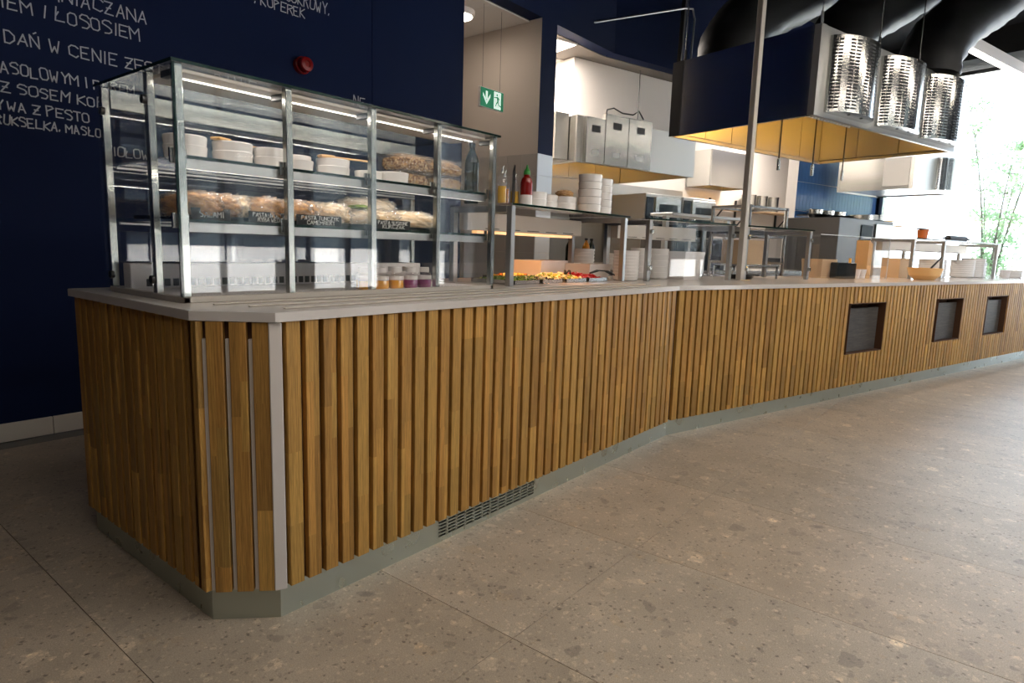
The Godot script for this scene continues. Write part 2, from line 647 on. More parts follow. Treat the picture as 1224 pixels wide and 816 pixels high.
func spotted(base: Color, spots: Array, sd: int, freq := 0.05) -> StandardMaterial3D:
	var m := mat(Color.WHITE, 0.55)
	var n := FastNoiseLite.new()
	n.seed = sd
	n.frequency = freq
	n.noise_type = FastNoiseLite.TYPE_CELLULAR
	n.cellular_return_type = FastNoiseLite.RETURN_CELL_VALUE
	var t := NoiseTexture2D.new()
	t.width = 128
	t.height = 128
	t.seamless = true
	t.noise = n
	var g := Gradient.new()
	g.interpolation_mode = Gradient.GRADIENT_INTERPOLATE_CONSTANT
	g.set_color(0, base)
	g.set_offset(1, 0.35)
	g.set_color(1, spots[0])
	for k in range(1, spots.size()):
		g.add_point(0.35 + 0.6 * k / spots.size(), spots[k])
	t.color_ramp = g
	m.albedo_texture = t
	m.uv1_triplanar = true
	m.uv1_scale = Vector3(16, 16, 16)
	return m

func make_foods() -> void:
	M.brown_paper = mat(Color.WHITE, 0.6)
	M.brown_paper.albedo_texture = noise_tex(0.025, Color(0.60, 0.41, 0.22), Color(0.86, 0.68, 0.45), 24)
	M.leaf_green = mat(Color(0.30, 0.42, 0.10), 0.45)
	M.leaf_pale = mat(Color(0.60, 0.66, 0.28), 0.45)
	M.corn = mat(Color(0.90, 0.78, 0.34), 0.4)
	M.cream_bit = mat(Color(0.92, 0.87, 0.70), 0.45)
	M.tomato = mat(Color(0.78, 0.12, 0.12), 0.3)
	M.radish = mat(Color(0.86, 0.40, 0.42), 0.4)
	M.carrot = mat(Color(0.86, 0.50, 0.14), 0.45)
	M.olive = mat(Color(0.07, 0.06, 0.06), 0.3)
	M.bread = mat(Color.WHITE, 0.5)
	M.bread.albedo_texture = noise_tex(0.03, Color(0.62, 0.40, 0.20), Color(0.93, 0.80, 0.60), 21)
	M.bread_pale = mat(Color.WHITE, 0.5)
	M.bread_pale.albedo_texture = noise_tex(0.03, Color(0.80, 0.66, 0.47), Color(0.97, 0.92, 0.82), 22)
	M.paper_wrap = mat(Color.WHITE, 0.55)
	M.paper_wrap.albedo_texture = noise_tex(0.02, Color(0.84, 0.74, 0.60), Color(0.97, 0.94, 0.88), 23)
	M.muesli = spotted(Color(0.75, 0.58, 0.38), [Color(0.88, 0.78, 0.60), Color(0.48, 0.31, 0.17), Color(0.40, 0.22, 0.12), Color(0.93, 0.88, 0.76)], 31, 0.06)
	M.salad_green = spotted(Color(0.34, 0.45, 0.10), [Color(0.52, 0.60, 0.18), Color(0.22, 0.32, 0.08), Color(0.66, 0.66, 0.30)], 32)
	M.salad_yellow = spotted(Color(0.86, 0.78, 0.36), [Color(0.93, 0.88, 0.60), Color(0.75, 0.70, 0.22), Color(0.90, 0.85, 0.75)], 33)
	M.salad_red = spotted(Color(0.78, 0.12, 0.14), [Color(0.86, 0.30, 0.28), Color(0.60, 0.08, 0.12), Color(0.9, 0.6, 0.5)], 34)
	M.salad_orange = spotted(Color(0.85, 0.52, 0.14), [Color(0.90, 0.66, 0.30), Color(0.70, 0.40, 0.12)], 35)

# ---------------------------------------------------------------- hand lettering
func make_alphabet() -> void:
	letters = {
		"A": "002640 1232", "B": "0006364504 0433424130 00", "C": "4536160502013041", "D": "00062644422000", "E": "46060040 0333", "F": "460600 0333",
		"G": "4536160501103041 4323", "H": "0006 4046 0343", "I": "2620", "J": "3631201001", "K": "0006 46034 0340", "L": "060040", "M": "0006234640", "N": "00064046",
		"O": "1605011030414536 16", "P": "0006364503", "R": "0006364503 2340", "S": "45361605043342413010", "T": "0646 2620", "U": "0601103041 46", "W": "0610233046",
		"Y": "0623 462320", "Z": "06460040 1333", ",": "110", "V": "062046", "X": "0046 0640",
	}
	letters["K"] = "0006 4603 0340"
	letters[","] = "1100"
	letters["B"] = "00063645330333424130 0000"
	letters["U"] = "060110304146"
	letters["O"] = "160501103041453616"
	letters["Ł"] = "060040 0214 "
	letters["Ń"] = "00064046 2738"
	letters["Ę"] = "46060040 0333 4031"
	letters["Ó"] = "160501103041453616 2738"
	letters["Ś"] = "45361605043342413010 2738"

# strokes as thin raised chalk lines in the plane x, y; thickness goes to +z; the line ends at x_end
func scrawl(st: SurfaceTool, text: String, at: Vector3, x_end: float, size: float, w: float, r: RandomNumberGenerator, rise := 0.0) -> void:
	var total := 0.0
	for ch in text:
		total += 0.5 if ch in "I " else (0.4 if ch == "," else (1.15 if ch in "MW" else 1.0))
	var unit := (x_end - at.x) / total
	var x := at.x
	for ch in text:
		var adv := unit * (0.5 if ch in "I " else (0.4 if ch == "," else (1.15 if ch in "MW" else 1.0)))
		if ch == " ":
			x += adv
			continue
		var def: String = letters.get(ch, "0040")
		var sc := size / 6.0 * r.randf_range(0.9, 1.08)
		var wide := (adv if ch != "I" else unit) * 0.185 * r.randf_range(0.92, 1.08)
		var x0 := x - (wide * 1.3 if ch == "I" else 0.0)
		var lean := r.randf_range(-0.06, 0.1)
		var dy := r.randf_range(-0.05, 0.05) * size
		for stroke in def.split(" ", false):
			var pts := []
			for k in range(0, stroke.length() - 1, 2):
				var gx := float(stroke.substr(k, 1)) + r.randf_range(-0.15, 0.15)
				var gy := float(stroke.substr(k + 1, 1)) + r.randf_range(-0.15, 0.15)
				pts.append(Vector3(x0 + gx * wide + lean * gy * sc, at.y + dy + gy * sc + rise * (x0 - at.x), at.z))
			for k in pts.size() - 1:
				var p: Vector3 = pts[k]
				var q: Vector3 = pts[k + 1]
				if p.distance_to(q) < 0.0003:
					continue
				var d: Vector3 = (q - p).normalized() * w * 0.35
				bar(st, p - d, q + d, w, 0.0012, Vector3.BACK)
		x += adv

# ---------------------------------------------------------------- floor, walls, ceiling
func build_floor() -> void:
	var f := frame("floor")
	var st := ms()
	prism(st, PackedVector2Array([Vector2(-4.2, -6.2), Vector2(14.5, -6.2), Vector2(14.5, 9.0), Vector2(-4.2, 9.0)]), -0.16, -0.0095)
	obj("screed", st, M.grout, f)
	var tile := one_box(Vector3(0.001, -0.0095, 0.001), Vector3(0.732, 0.0, 1.465), 0.0004).commit()
	for i in range(-6, 17):
		for k in range(-2, 5):
			var x := 0.507 + 0.733 * i
			var z := 0.575 + 1.466 * k
			var c := Vector3(x + 0.37, 0, z + 0.73) - CORNER
			if c.dot(along) > 9.5 or z > 6.3 or x < -4.0:
				continue
			var o := obj("floor_tile", tile, M.stone[posmod(i * 5 + k * 3, 3)], f)
			o.position = Vector3(x, 0, z)

func build_room() -> void:
	# navy wall behind the counter, painted boards, chalk lettering
	var wb := frame("wall_back")
	var st := ms()
	box(st, Vector3(-4.2, 0, -2.65), Vector3(2.491, 4.6, -2.5))
	obj("painted_board", st, M.navy, wb)
	st = ms()
	box(st, Vector3(2.494, 0, -2.65), Vector3(3.5, 4.6, -2.498))
	obj("painted_board", st, M.navy, wb)
	var r := RandomNumberGenerator.new()
	r.seed = 5
	for line in [
		["ZIEMNIACZANA", 0.255, 2.288, 0.062, 0.885], ["RKIEM I ŁOSOSIEM", 0.085, 2.187, 0.062, 0.845], ["DAŃ W CENIE ZESTAWU", 0.200, 2.026, 0.058, 1.13],
		["FASOLOWYM I POREM", 0.130, 1.877, 0.053, 0.80], ["Z SOSEM KOPERKOWYM", 0.168, 1.785, 0.050, 0.98], ["RYWA Z PESTO", 0.105, 1.697, 0.048, 0.56],
		["RUKSELKA, MASŁO", 0.135, 1.627, 0.044, 0.61], ["ZIOŁOWE", 0.62, 1.535, 0.05, 0.90], ["DANIE VEGE", 1.255, 2.025, 0.078, 1.84], ["NE", 2.315, 2.110, 0.066, 2.43],
		["CUKROWY,", 1.76, 2.685, 0.07, 2.12], [", KOPEREK", 1.54, 2.605, 0.062, 1.92],
	]:
		st = ms()
		scrawl(st, line[0], Vector3(line[1], line[2], -2.4985), line[4], line[3], 0.0062, r)
		obj("chalk_lettering", st, M.chalk, wb)
	var sk := frame("baseboard_back")
	for k in 11:
		var x0 := -3.97 + 0.733 * k - 0.15
		var x1: float = minf(x0 + 0.730, 3.5)
		obj("skirting_tile", one_box(Vector3(x0, 0.0, -2.5), Vector3(x1, 0.098, -2.488), 0.002), M.skirting, sk)
	# header over the opening to the kitchen, along both directions
	st = ms()
	box(st, Vector3(3.5, 3.38, -2.7), Vector3(6.09, 4.6, -2.5))
	struct("wall_header", st, M.navy)
	var hd := struct("wall_kitchen_header", one_box(Vector3(0, 3.38, -0.2), Vector3(4.08, 4.6, 0)), M.navy)
	hd.position = K(2.59, 3.315)
	hd.rotation.y = ANG
	# blue tiled wall to the right of the opening
	var bw := frame("wall_blue", K(6.67, 3.315), ANG)
	obj("masonry", one_box(Vector3(0, 0, -0.18), Vector3(2.75, 2.70, -0.006)), M.white_paint, bw)
	obj("masonry", one_box(Vector3(0, 2.70, -0.18), Vector3(2.75, 4.6, -0.006)), M.navy, bw)
	var tl := ms()
	for i in 26:
		for k in 6:
			box(tl, Vector3(0.002 + 0.1 * i, 0.0 + 0.45 * k + 0.002, -0.006), Vector3(0.1 * i + 0.098, 0.45 * k + 0.448, 0.0))
	var t2 := obj("tile_field", tl, M.blue_tile, bw)
	t2.set_meta("kind", "stuff")
	# partition with the emergency exit sign in front of it; tiles on its lower part
	var pw := frame("wall_partition", Vector3(4.643, 0, -2.5))
	obj("plaster", one_box(Vector3(0, 0, -3.5), Vector3(0.257, 3.38, -0.004)), M.beige_paint, pw)
	obj("navy_face", one_box(Vector3(-0.002, 2.06, -0.004), Vector3(0.259, 3.38, 0.0)), M.navy, pw)
	var wide := one_box(Vector3(-0.008, 0.001, 0.001), Vector3(0.0, 0.399, 0.199), 0.0012).commit()
	var cut := one_box(Vector3(-0.008, 0.001, 0.001), Vector3(0.0, 0.219, 0.199), 0.0012).commit()
	for i in 7:
		for k in 6:
			var y := -0.16 + 0.4 * k
			if y < 0:
				continue
			var o := obj("wall_tile", cut if k == 5 else wide, M.grey_tile, pw)
			o.position = Vector3(0, y, -0.2 - 0.2 * i - 0.004)
	for k in 6:
		var y := -0.16 + 0.4 * k
		var h := 0.219 if k == 5 else 0.399
		obj("wall_tile", one_box(Vector3(-0.008, maxf(y, 0) + 0.001, -0.004), Vector3(0.259, y + h, 0.004), 0.0012), M.pale_tile, pw)
	# corridor behind
	st = ms()
	box(st, Vector3(3.3, 0, -6.2), Vector3(4.7, 3.5, -6.0))
	struct("wall_corridor_end", st, M.beige_paint)
	st = ms()
	box(st, Vector3(3.35, 0, -6.0), Vector3(3.5, 3.5, -2.66))
	struct("wall_corridor_side", st, M.beige_paint)
	var cc := frame("ceiling_corridor")
	obj("ceiling_slab", one_box(Vector3(3.4, 3.372, -6.0), Vector3(4.66, 3.5, -2.66)), M.grout, cc)
	for i in 2:
		for k in 6:
			obj("ceiling_tile", one_box(Vector3(3.5 + 0.57 * i, 3.362, -2.66 - 0.6 * (k + 1) + 0.004), Vector3(3.5 + 0.57 * (i + 1) - 0.004, 3.372, -2.66 - 0.6 * k)), M.ceiling_tile, cc)
	var cl := thing("ceiling_light", "flat round ceiling light in the corridor, just at the picture's top edge", "ceiling light", Vector3(4.0, 3.36, -3.05))
	var disc := ms()
	lathe(disc, [Vector2(0.0001, -0.05), Vector2(0.145, -0.05), Vector2(0.16, -0.03), Vector2(0.16, 0.002), Vector2(0.0001, 0.002)], 28)
	obj("rim", disc, M.white_plastic, cl)
	disc = ms()
	lathe(disc, [Vector2(0.0001, -0.056), Vector2(0.135, -0.056), Vector2(0.138, -0.05), Vector2(0.0001, -0.05)], 28)
	obj("diffuser", disc, M.panel_light, cl)
	area_light("disc_glow", Vector3(0, -0.062, 0), Vector3.DOWN, Vector3.RIGHT, Vector2(0.24, 0.24), Color(1.0, 0.93, 0.86), 0.40, cl)
	# hall ceiling, black; side and front walls
	st = ms()
	box(st, Vector3(-4.2, 4.6, -2.7), Vector3(14.5, 4.8, 9.0))
	struct("ceiling", st, M.black_ceiling)
	st = ms()
	box(st, Vector3(-4.2, 0, -2.5), Vector3(-4.0, 4.6, 6.4))
	struct("wall_left", st, M.navy)
	# front wall with the street windows, behind the camera
	var wf := frame("wall_front")
	var gaps := [[0.4, 2.2, 3.4], [2.7, 4.4, 3.4], [4.9, 6.3, 3.4], [7.55, 8.95, 3.9], [9.55, 10.6, 3.9]]
	var px := -4.2
	for g in gaps + [[10.75, 10.75]]:
		obj("masonry", one_box(Vector3(px, 0, 6.2), Vector3(g[0], 4.6, 6.4)), M.navy_dark, wf)
		px = g[1]
	for i in 5:
		var a: float = gaps[i][0]
		var b: float = gaps[i][1]
		var head: float = gaps[i][2]
		obj("lintel", one_box(Vector3(a, head, 6.2), Vector3(b, 4.6, 6.4)), M.navy_dark, wf)
		var win := frame("window_%d" % (i + 2))
		for x in [a, (a + b) / 2 - 0.03, b - 0.06]:
			obj("mullion", one_box(Vector3(x, 0.0, 6.26), Vector3(x + 0.06, head, 6.34)), M.black, win)
		obj("transom", one_box(Vector3(a, 2.4, 6.265), Vector3(b, 2.46, 6.335)), M.black, win)
		obj("transom", one_box(Vector3(a, 0.0, 6.265), Vector3(b, 0.06, 6.335)), M.black, win)
		for x in [[a + 0.06, (a + b) / 2 - 0.03], [(a + b) / 2 + 0.03, b - 0.06]]:
			obj("pane", one_box(Vector3(x[0], 0.06, 6.297), Vector3(x[1], 2.4, 6.303)), M.window_glass, win)
			obj("pane", one_box(Vector3(x[0], 2.46, 6.297), Vector3(x[1], head, 6.303)), M.window_glass, win)
	# end wall: floor-to-soffit glazing
	var we := frame("wall_end", K(9.28, 0), ANG)
	# local -z runs towards the kitchen
	obj("masonry", one_box(Vector3(0, 0, -5.2), Vector3(0.25, 4.6, -3.28)), M.navy_dark, we)
	obj("soffit_beam", one_box(Vector3(-0.35, 4.2, -3.28), Vector3(0.25, 4.6, 6.2)), M.black_ceiling, we)
	var w2 := frame("window_1", K(9.28, 0), ANG)
	obj("masonry", one_box(Vector3(0, 0, 1.50), Vector3(0.25, 4.2, 6.2)), M.navy_dark, we)
	for i in 3:
		var z: float = -3.28 + 2.36 * i
		obj("mullion", one_box(Vector3(0.02, 0.0, z), Vector3(0.12, 4.2, z + 0.06)), M.satin, w2)
		if i < 2:
			obj("pane", one_box(Vector3(0.06, 0.05, z + 0.06), Vector3(0.075, 4.06, z + 2.36)), M.window_glass, w2)
	obj("rail", one_box(Vector3(0.02, 4.06, -3.22), Vector3(0.12, 4.12, 1.50)), M.satin, w2)
	obj("rail", one_box(Vector3(0.02, 0.0, -3.22), Vector3(0.12, 0.05, 1.50)), M.satin, w2)
	obj("pane", one_box(Vector3(0.06, 4.12, -3.22), Vector3(0.075, 4.2, 1.50)), M.window_glass, w2)

func build_kitchen_shell() -> void:
	var p := PackedVector2Array()
	for v in [Vector3(4.9, 0, -2.66), Vector3(6.0, 0, -2.66), K(2.59, 3.47), K(9.28, 3.47), K(9.28, 5.1), K(0.85, 5.1)]:
		p.append(Vector2(v.x, v.z))
	var st := ms()
	prism(st, p, 3.372, 3.5)
	var kc := frame("ceiling_kitchen")
	obj("ceiling_slab", st, M.grout, kc)
	var tile := one_box(Vector3(0.003, 3.360, -0.597), Vector3(0.597, 3.372, -0.003)).commit()
	for i in range(0, 14):
		for k in 4:
			var s := 0.8 + 0.6 * i
			var t := 2.70 + 0.6 * k
			var ok := true
			var c0 := K(s, t); var c1 := K(s + 0.6, t); var c2 := K(s, t + 0.6); var c3 := K(s + 0.6, t + 0.6)
			for q in [c0, c1, c2, c3]:
				if q.z > -2.62 or q.x < 4.9:
					ok = false
			if s + 0.3 > 2.6 and t < 3.3:
				ok = false
			if not ok or s > 8.7 or (i == 1 and k == 1):
				continue
			var o := obj("ceiling_tile", tile, M.ceiling_tile, kc)
			o.position = K(s, t)
			o.rotation.y = ANG
	var bk := struct("wall_kitchen_back", one_box(Vector3(0, 0, -0.15), Vector3(8.5, 3.5, 0.0)), M.white_paint)
	obj("splashback", one_box(Vector3(1.35, 0.9, 0.0), Vector3(5.05, 2.12, 0.012)), M.satin, bk)
	bk.position = K(0.85, 4.95)
	bk.rotation.y = ANG
	# boxed-in duct above the rear hood
	var bd := struct("wall_boxing", one_box(Vector3(0, 2.62, -1.27), Vector3(2.1, 3.36, 0.0)), M.white_paint)
	bd.position = K(2.28, 3.68)
	bd.rotation.y = ANG
	# ceiling light panels
	var places := [[1.4, 3.3, "square ceiling light panel beside the navy pillar", 13.0], [4.9, 3.7, "square ceiling light panel above the ovens", 4.5], [7.0, 3.8, "square ceiling light panel behind the blue tiled wall", 6.0]]
	for q in places:
		var t := thing("ceiling_light", q[2], "ceiling light", K(q[0], q[1], 3.36), ANG, "kitchen ceiling lights")
		obj("frame", one_box(Vector3(0, -0.006, -0.6), Vector3(0.6, 0.012, 0)), M.white_plastic, t)
		obj("diffuser", one_box(Vector3(0.015, -0.009, -0.585), Vector3(0.585, -0.006, -0.015)), M.panel_light, t)
		area_light("panel_glow", Vector3(0.3, -0.015, -0.3), Vector3.DOWN, Vector3.RIGHT, Vector2(0.56, 0.56), Color(1.0, 0.95, 0.90), q[3], t)

# ---------------------------------------------------------------- counter
func slat_mesh(col: int, y0: float, y1: float) -> ArrayMesh:
	var st := ms()
	var u0 := (col + 0.04) / 16.0
	var u1 := (col + 0.96) / 16.0
	var e := 0.0015
	var W := 0.044
	var Dp := 0.02
	var v0 := 1.0 - (y0 - 0.095) / 0.78
	var v1 := 1.0 - (y1 - 0.095) / 0.78
	var xs := [0.0, 0.0, e, W - e, W, W]
	var zs := [0.0, Dp - e, Dp, Dp, Dp - e, 0.0]
	var us := [u0 + 0.012, u0 + 0.003, u0, u1, u1 - 0.003, u1 - 0.012]
	for i in 5:
		quad(st, Vector3(xs[i], y0, zs[i]), Vector3(xs[i + 1], y0, zs[i + 1]), Vector3(xs[i + 1], y1, zs[i + 1]), Vector3(xs[i], y1, zs[i]), Vector2(us[i], v0), Vector2(us[i + 1], v0), Vector2(us[i + 1], v1), Vector2(us[i], v1))
	quad(st, Vector3(0, y0, 0), Vector3(W, y0, 0), Vector3(W, y0, Dp), Vector3(0, y0, Dp), Vector2(u0, v0), Vector2(u1, v0), Vector2(u1, v0), Vector2(u0, v0))
	quad(st, Vector3(0, y1, Dp), Vector3(W, y1, Dp), Vector3(W, y1, 0), Vector3(0, y1, 0), Vector2(u0, v1), Vector2(u1, v1), Vector2(u1, v1), Vector2(u0, v1))
	return st.commit()

const NICHES := [[2.010, 2.588], [3.595, 4.150], [4.766, 5.317]]
const FAR_END := 8.85

func build_counter() -> void:
	var c := thing("serving_counter", "long angled serving counter clad in vertical oak slats on a steel plinth", "counter")
	# carcass and boards behind the slats
	var inner := PackedVector2Array([Vector2(0.12, -1.0), Vector2(0.12, -0.13), Vector2(2.65, -0.13)])
	for q in [K(0.05, 0.13), K(FAR_END - 0.05, 0.13), K(FAR_END - 0.05, 0.95), K(0.1, 0.95)]:
		inner.append(Vector2(q.x, q.z))
	inner.append(Vector2(2.42, -1.0))
	var st := ms()
	prism(st, inner, 0.01, 0.86)
	obj("carcass", st, M.backing, c)
	st = ms()
	prism(st, PackedVector2Array([Vector2(0, -1.03), Vector2(0, -0.133), Vector2(0.136, 0), Vector2(2.6903, 0), Vector2(2.688, -0.012), Vector2(0.141, -0.012), Vector2(0.012, -0.138), Vector2(0.012, -1.03)]), 0.096, 0.873)
	obj("backing_board", st, M.backing, c)
	var edges := [0.0]
	for n in NICHES:
		edges.append(n[0]); edges.append(n[1])
	edges.append(FAR_END)
	var far := Transform3D(Basis(Vector3.UP, ANG), CORNER)
	for i in edges.size() - 1:
		var parts := [[0.096, 0.873]] if i % 2 == 0 else [[0.096, 0.348], [0.740, 0.873]]
		for y in parts:
			var o := obj("backing_board", one_box(Vector3(edges[i], y[0], -0.012), Vector3(edges[i + 1], y[1], 0.0)), M.backing, c)
			o.transform = far
	# plinth
	st = ms()
	prism(st, PackedVector2Array([Vector2(0, -1.024), Vector2(0, -0.133), Vector2(0.01, -0.138), Vector2(0.01, -1.024)]), 0.0, 0.095)
	obj("plinth", st, M.plinth_steel, c)
	st = ms()
	prism(st, PackedVector2Array([Vector2(0, -0.133), Vector2(0.136, 0), Vector2(0.142, -0.01), Vector2(0.01, -0.138)]), 0.0, 0.095)
	obj("plinth", st, M.plinth_steel, c)
	obj("plinth", one_box(Vector3(0.136, 0, -0.01), Vector3(0.773, 0.095, 0)), M.plinth_steel, c)
	obj("plinth", one_box(Vector3(1.373, 0, -0.01), Vector3(2.6903, 0.095, 0)), M.plinth_steel, c)
	var pf := obj("plinth", one_box(Vector3(0, 0, -0.01), Vector3(3.1, 0.095, 0)), M.plinth_steel, c)
	pf.transform = far
	pf = obj("plinth", one_box(Vector3(3.102, 0, -0.01), Vector3(FAR_END, 0.095, 0)), M.plinth_steel, c)
	pf.transform = far
	var vg := obj("vent_grille", one_box(Vector3(0.773, 0.0, -0.03), Vector3(1.373, 0.095, -0.022)), M.black, c)
	st = ms()
	box(st, Vector3(0.773, 0.0, -0.006), Vector3(1.373, 0.020, 0.0))
	box(st, Vector3(0.773, 0.0795, -0.006), Vector3(1.373, 0.095, 0.0))
	for k in 4:
		box(st, Vector3(0.773, 0.0275 + 0.013 * k, -0.006), Vector3(1.373, 0.033 + 0.013 * k, 0.0))
	for k in 13:
		box(st, Vector3(0.773 + 0.0495 * k, 0.018, -0.0058), Vector3(0.773 + 0.0495 * k + (0.008 if k < 12 else 0.006), 0.082, 0.0))
	obj("grille_bars", st, M.plinth_steel, vg)
	# slats
	var tall := []
	var low := []
	var high := []
	for k in 16:
		tall.append(slat_mesh(k, 0.095, 0.872))
		low.append(slat_mesh(k, 0.095, 0.346))
		high.append(slat_mesh(k, 0.744, 0.872))
	var pick := RandomNumberGenerator.new()
	pick.seed = 8
	for k in 42:
		var o := obj("slat", tall[pick.randi() % 16], M.oak, c)
		o.position = Vector3(0.160 + 0.06 * k, 0, 0)
	for k in 147:
		var s := 0.018 + 0.06 * k
		var v := pick.randi() % 16
		var in_niche := false
		for n in NICHES:
			if s + 0.044 > n[0] - 0.004 and s < n[1] + 0.004:
				in_niche = true
		if in_niche:
			var a := obj("slat", low[v], M.oak, c)
			a.transform = Transform3D(far.basis, K(s, 0))
			var b := obj("slat", high[v], M.oak, c)
			b.transform = Transform3D(far.basis, K(s, 0))
		else:
			var o := obj("slat", tall[v], M.oak, c)
			o.transform = Transform3D(far.basis, K(s, 0))
	for k in 15:
		var o := obj("slat", tall[pick.randi() % 16], M.oak, c)
		o.transform = Transform3D(Basis(Vector3.UP, -PI / 2), Vector3(0, 0, -1.035 + 0.06 * k))
	var ch := Basis(Vector3.UP, -0.774)
	var cd := Vector3(0.715, 0, 0.699)
	for k in 3:
		var o := obj("slat", tall[pick.randi() % 16], M.oak, c)
		o.transform = Transform3D(ch, Vector3(0, 0, -0.133) + cd * (0.016 + 0.060 * k))
		var w := obj("filler_strip", one_box(Vector3(-0.012, 0.096, 0.0), Vector3(-0.001, 0.825, 0.011)), M.white_profile, c)
		w.transform = o.transform
	var o2 := obj("slat", tall[3], M.oak, c)
	o2.transform = Transform3D(Basis(Vector3.UP, -PI / 2), Vector3(0, 0, -0.133 - 0.037))
	var wp := obj("corner_profile", one_box(Vector3(-0.017, 0.095, 0.0), Vector3(0.017, 0.872, 0.02), 0.002), M.white_profile, c)
	wp.transform = Transform3D(Basis(Vector3.UP, -0.40), Vector3(0.136, 0, -0.001))
	# niches with dark flaps
	for n in NICHES:
		var w: float = n[1] - n[0]
		var lining := ms()
		box(lining, Vector3(0, 0.346, -0.118), Vector3(w, 0.352, 0.02))
		box(lining, Vector3(0, 0.738, -0.118), Vector3(w, 0.744, 0.02))
		box(lining, Vector3(0, 0.346, -0.118), Vector3(0.006, 0.744, 0.02))
		box(lining, Vector3(w - 0.006, 0.346, -0.118), Vector3(w, 0.744, 0.02))
		var li := obj("niche_lining", lining, M.backing, c)
		li.transform = Transform3D(far.basis, K(n[0], 0))
		var fl := obj("flap", one_box(Vector3(0.008, 0.354, -0.040), Vector3(w - 0.045, 0.700, -0.018), 0.002), M.fumed, li)

func build_worktop() -> void:
	var ov := 0.027
	var p := PackedVector2Array([Vector2(-ov, -1.074), Vector2(-ov, -0.133 - 0.012), Vector2(0.136 - 0.012, ov)])
	# bend: both front edges moved out by the overhang
	var bend := Vector2(2.6903 + ov * tan(-ANG / 2.0) * -1.0, ov)
	p.append(bend)
	for q in [K(FAR_END, -ov), K(FAR_END, 1.0)]:
		p.append(Vector2(q.x, q.z))
	var back := K(0.15, 1.0)
	p.append(Vector2(back.x, back.z))
	p.append(Vector2(2.35, -1.074))
	var st := ms()
	prism(st, p, TOP - 0.026, TOP - 0.002)
	var lip := Geometry2D.offset_polygon(p, -0.002)
	# eased upper edge
	if lip.size() > 0:
		prism(st, lip[0], TOP - 0.002, TOP)
	var w := thing("worktop", "cream white stone worktop lying on the slatted counter", "worktop")
	obj("slab", st, M.top_white, w)
	for k in 3:
		var z: float = [-0.255, -0.150, -0.045][k]
		var x0: float = [0.095, 0.147, 0.195][k]
		var x1: float = [2.62, 2.60, 2.58][k]
		obj("tray_rail", one_box(Vector3(x0, TOP, z - 0.006), Vector3(x1, TOP + 0.005, z + 0.006), 0.002), M.pole_steel, w)

# ---------------------------------------------------------------- display case
const CX0 := 0.05
const CX1 := 1.455
const CZ0 := -0.34
const CZ1 := -0.90
const CTOP := 1.588

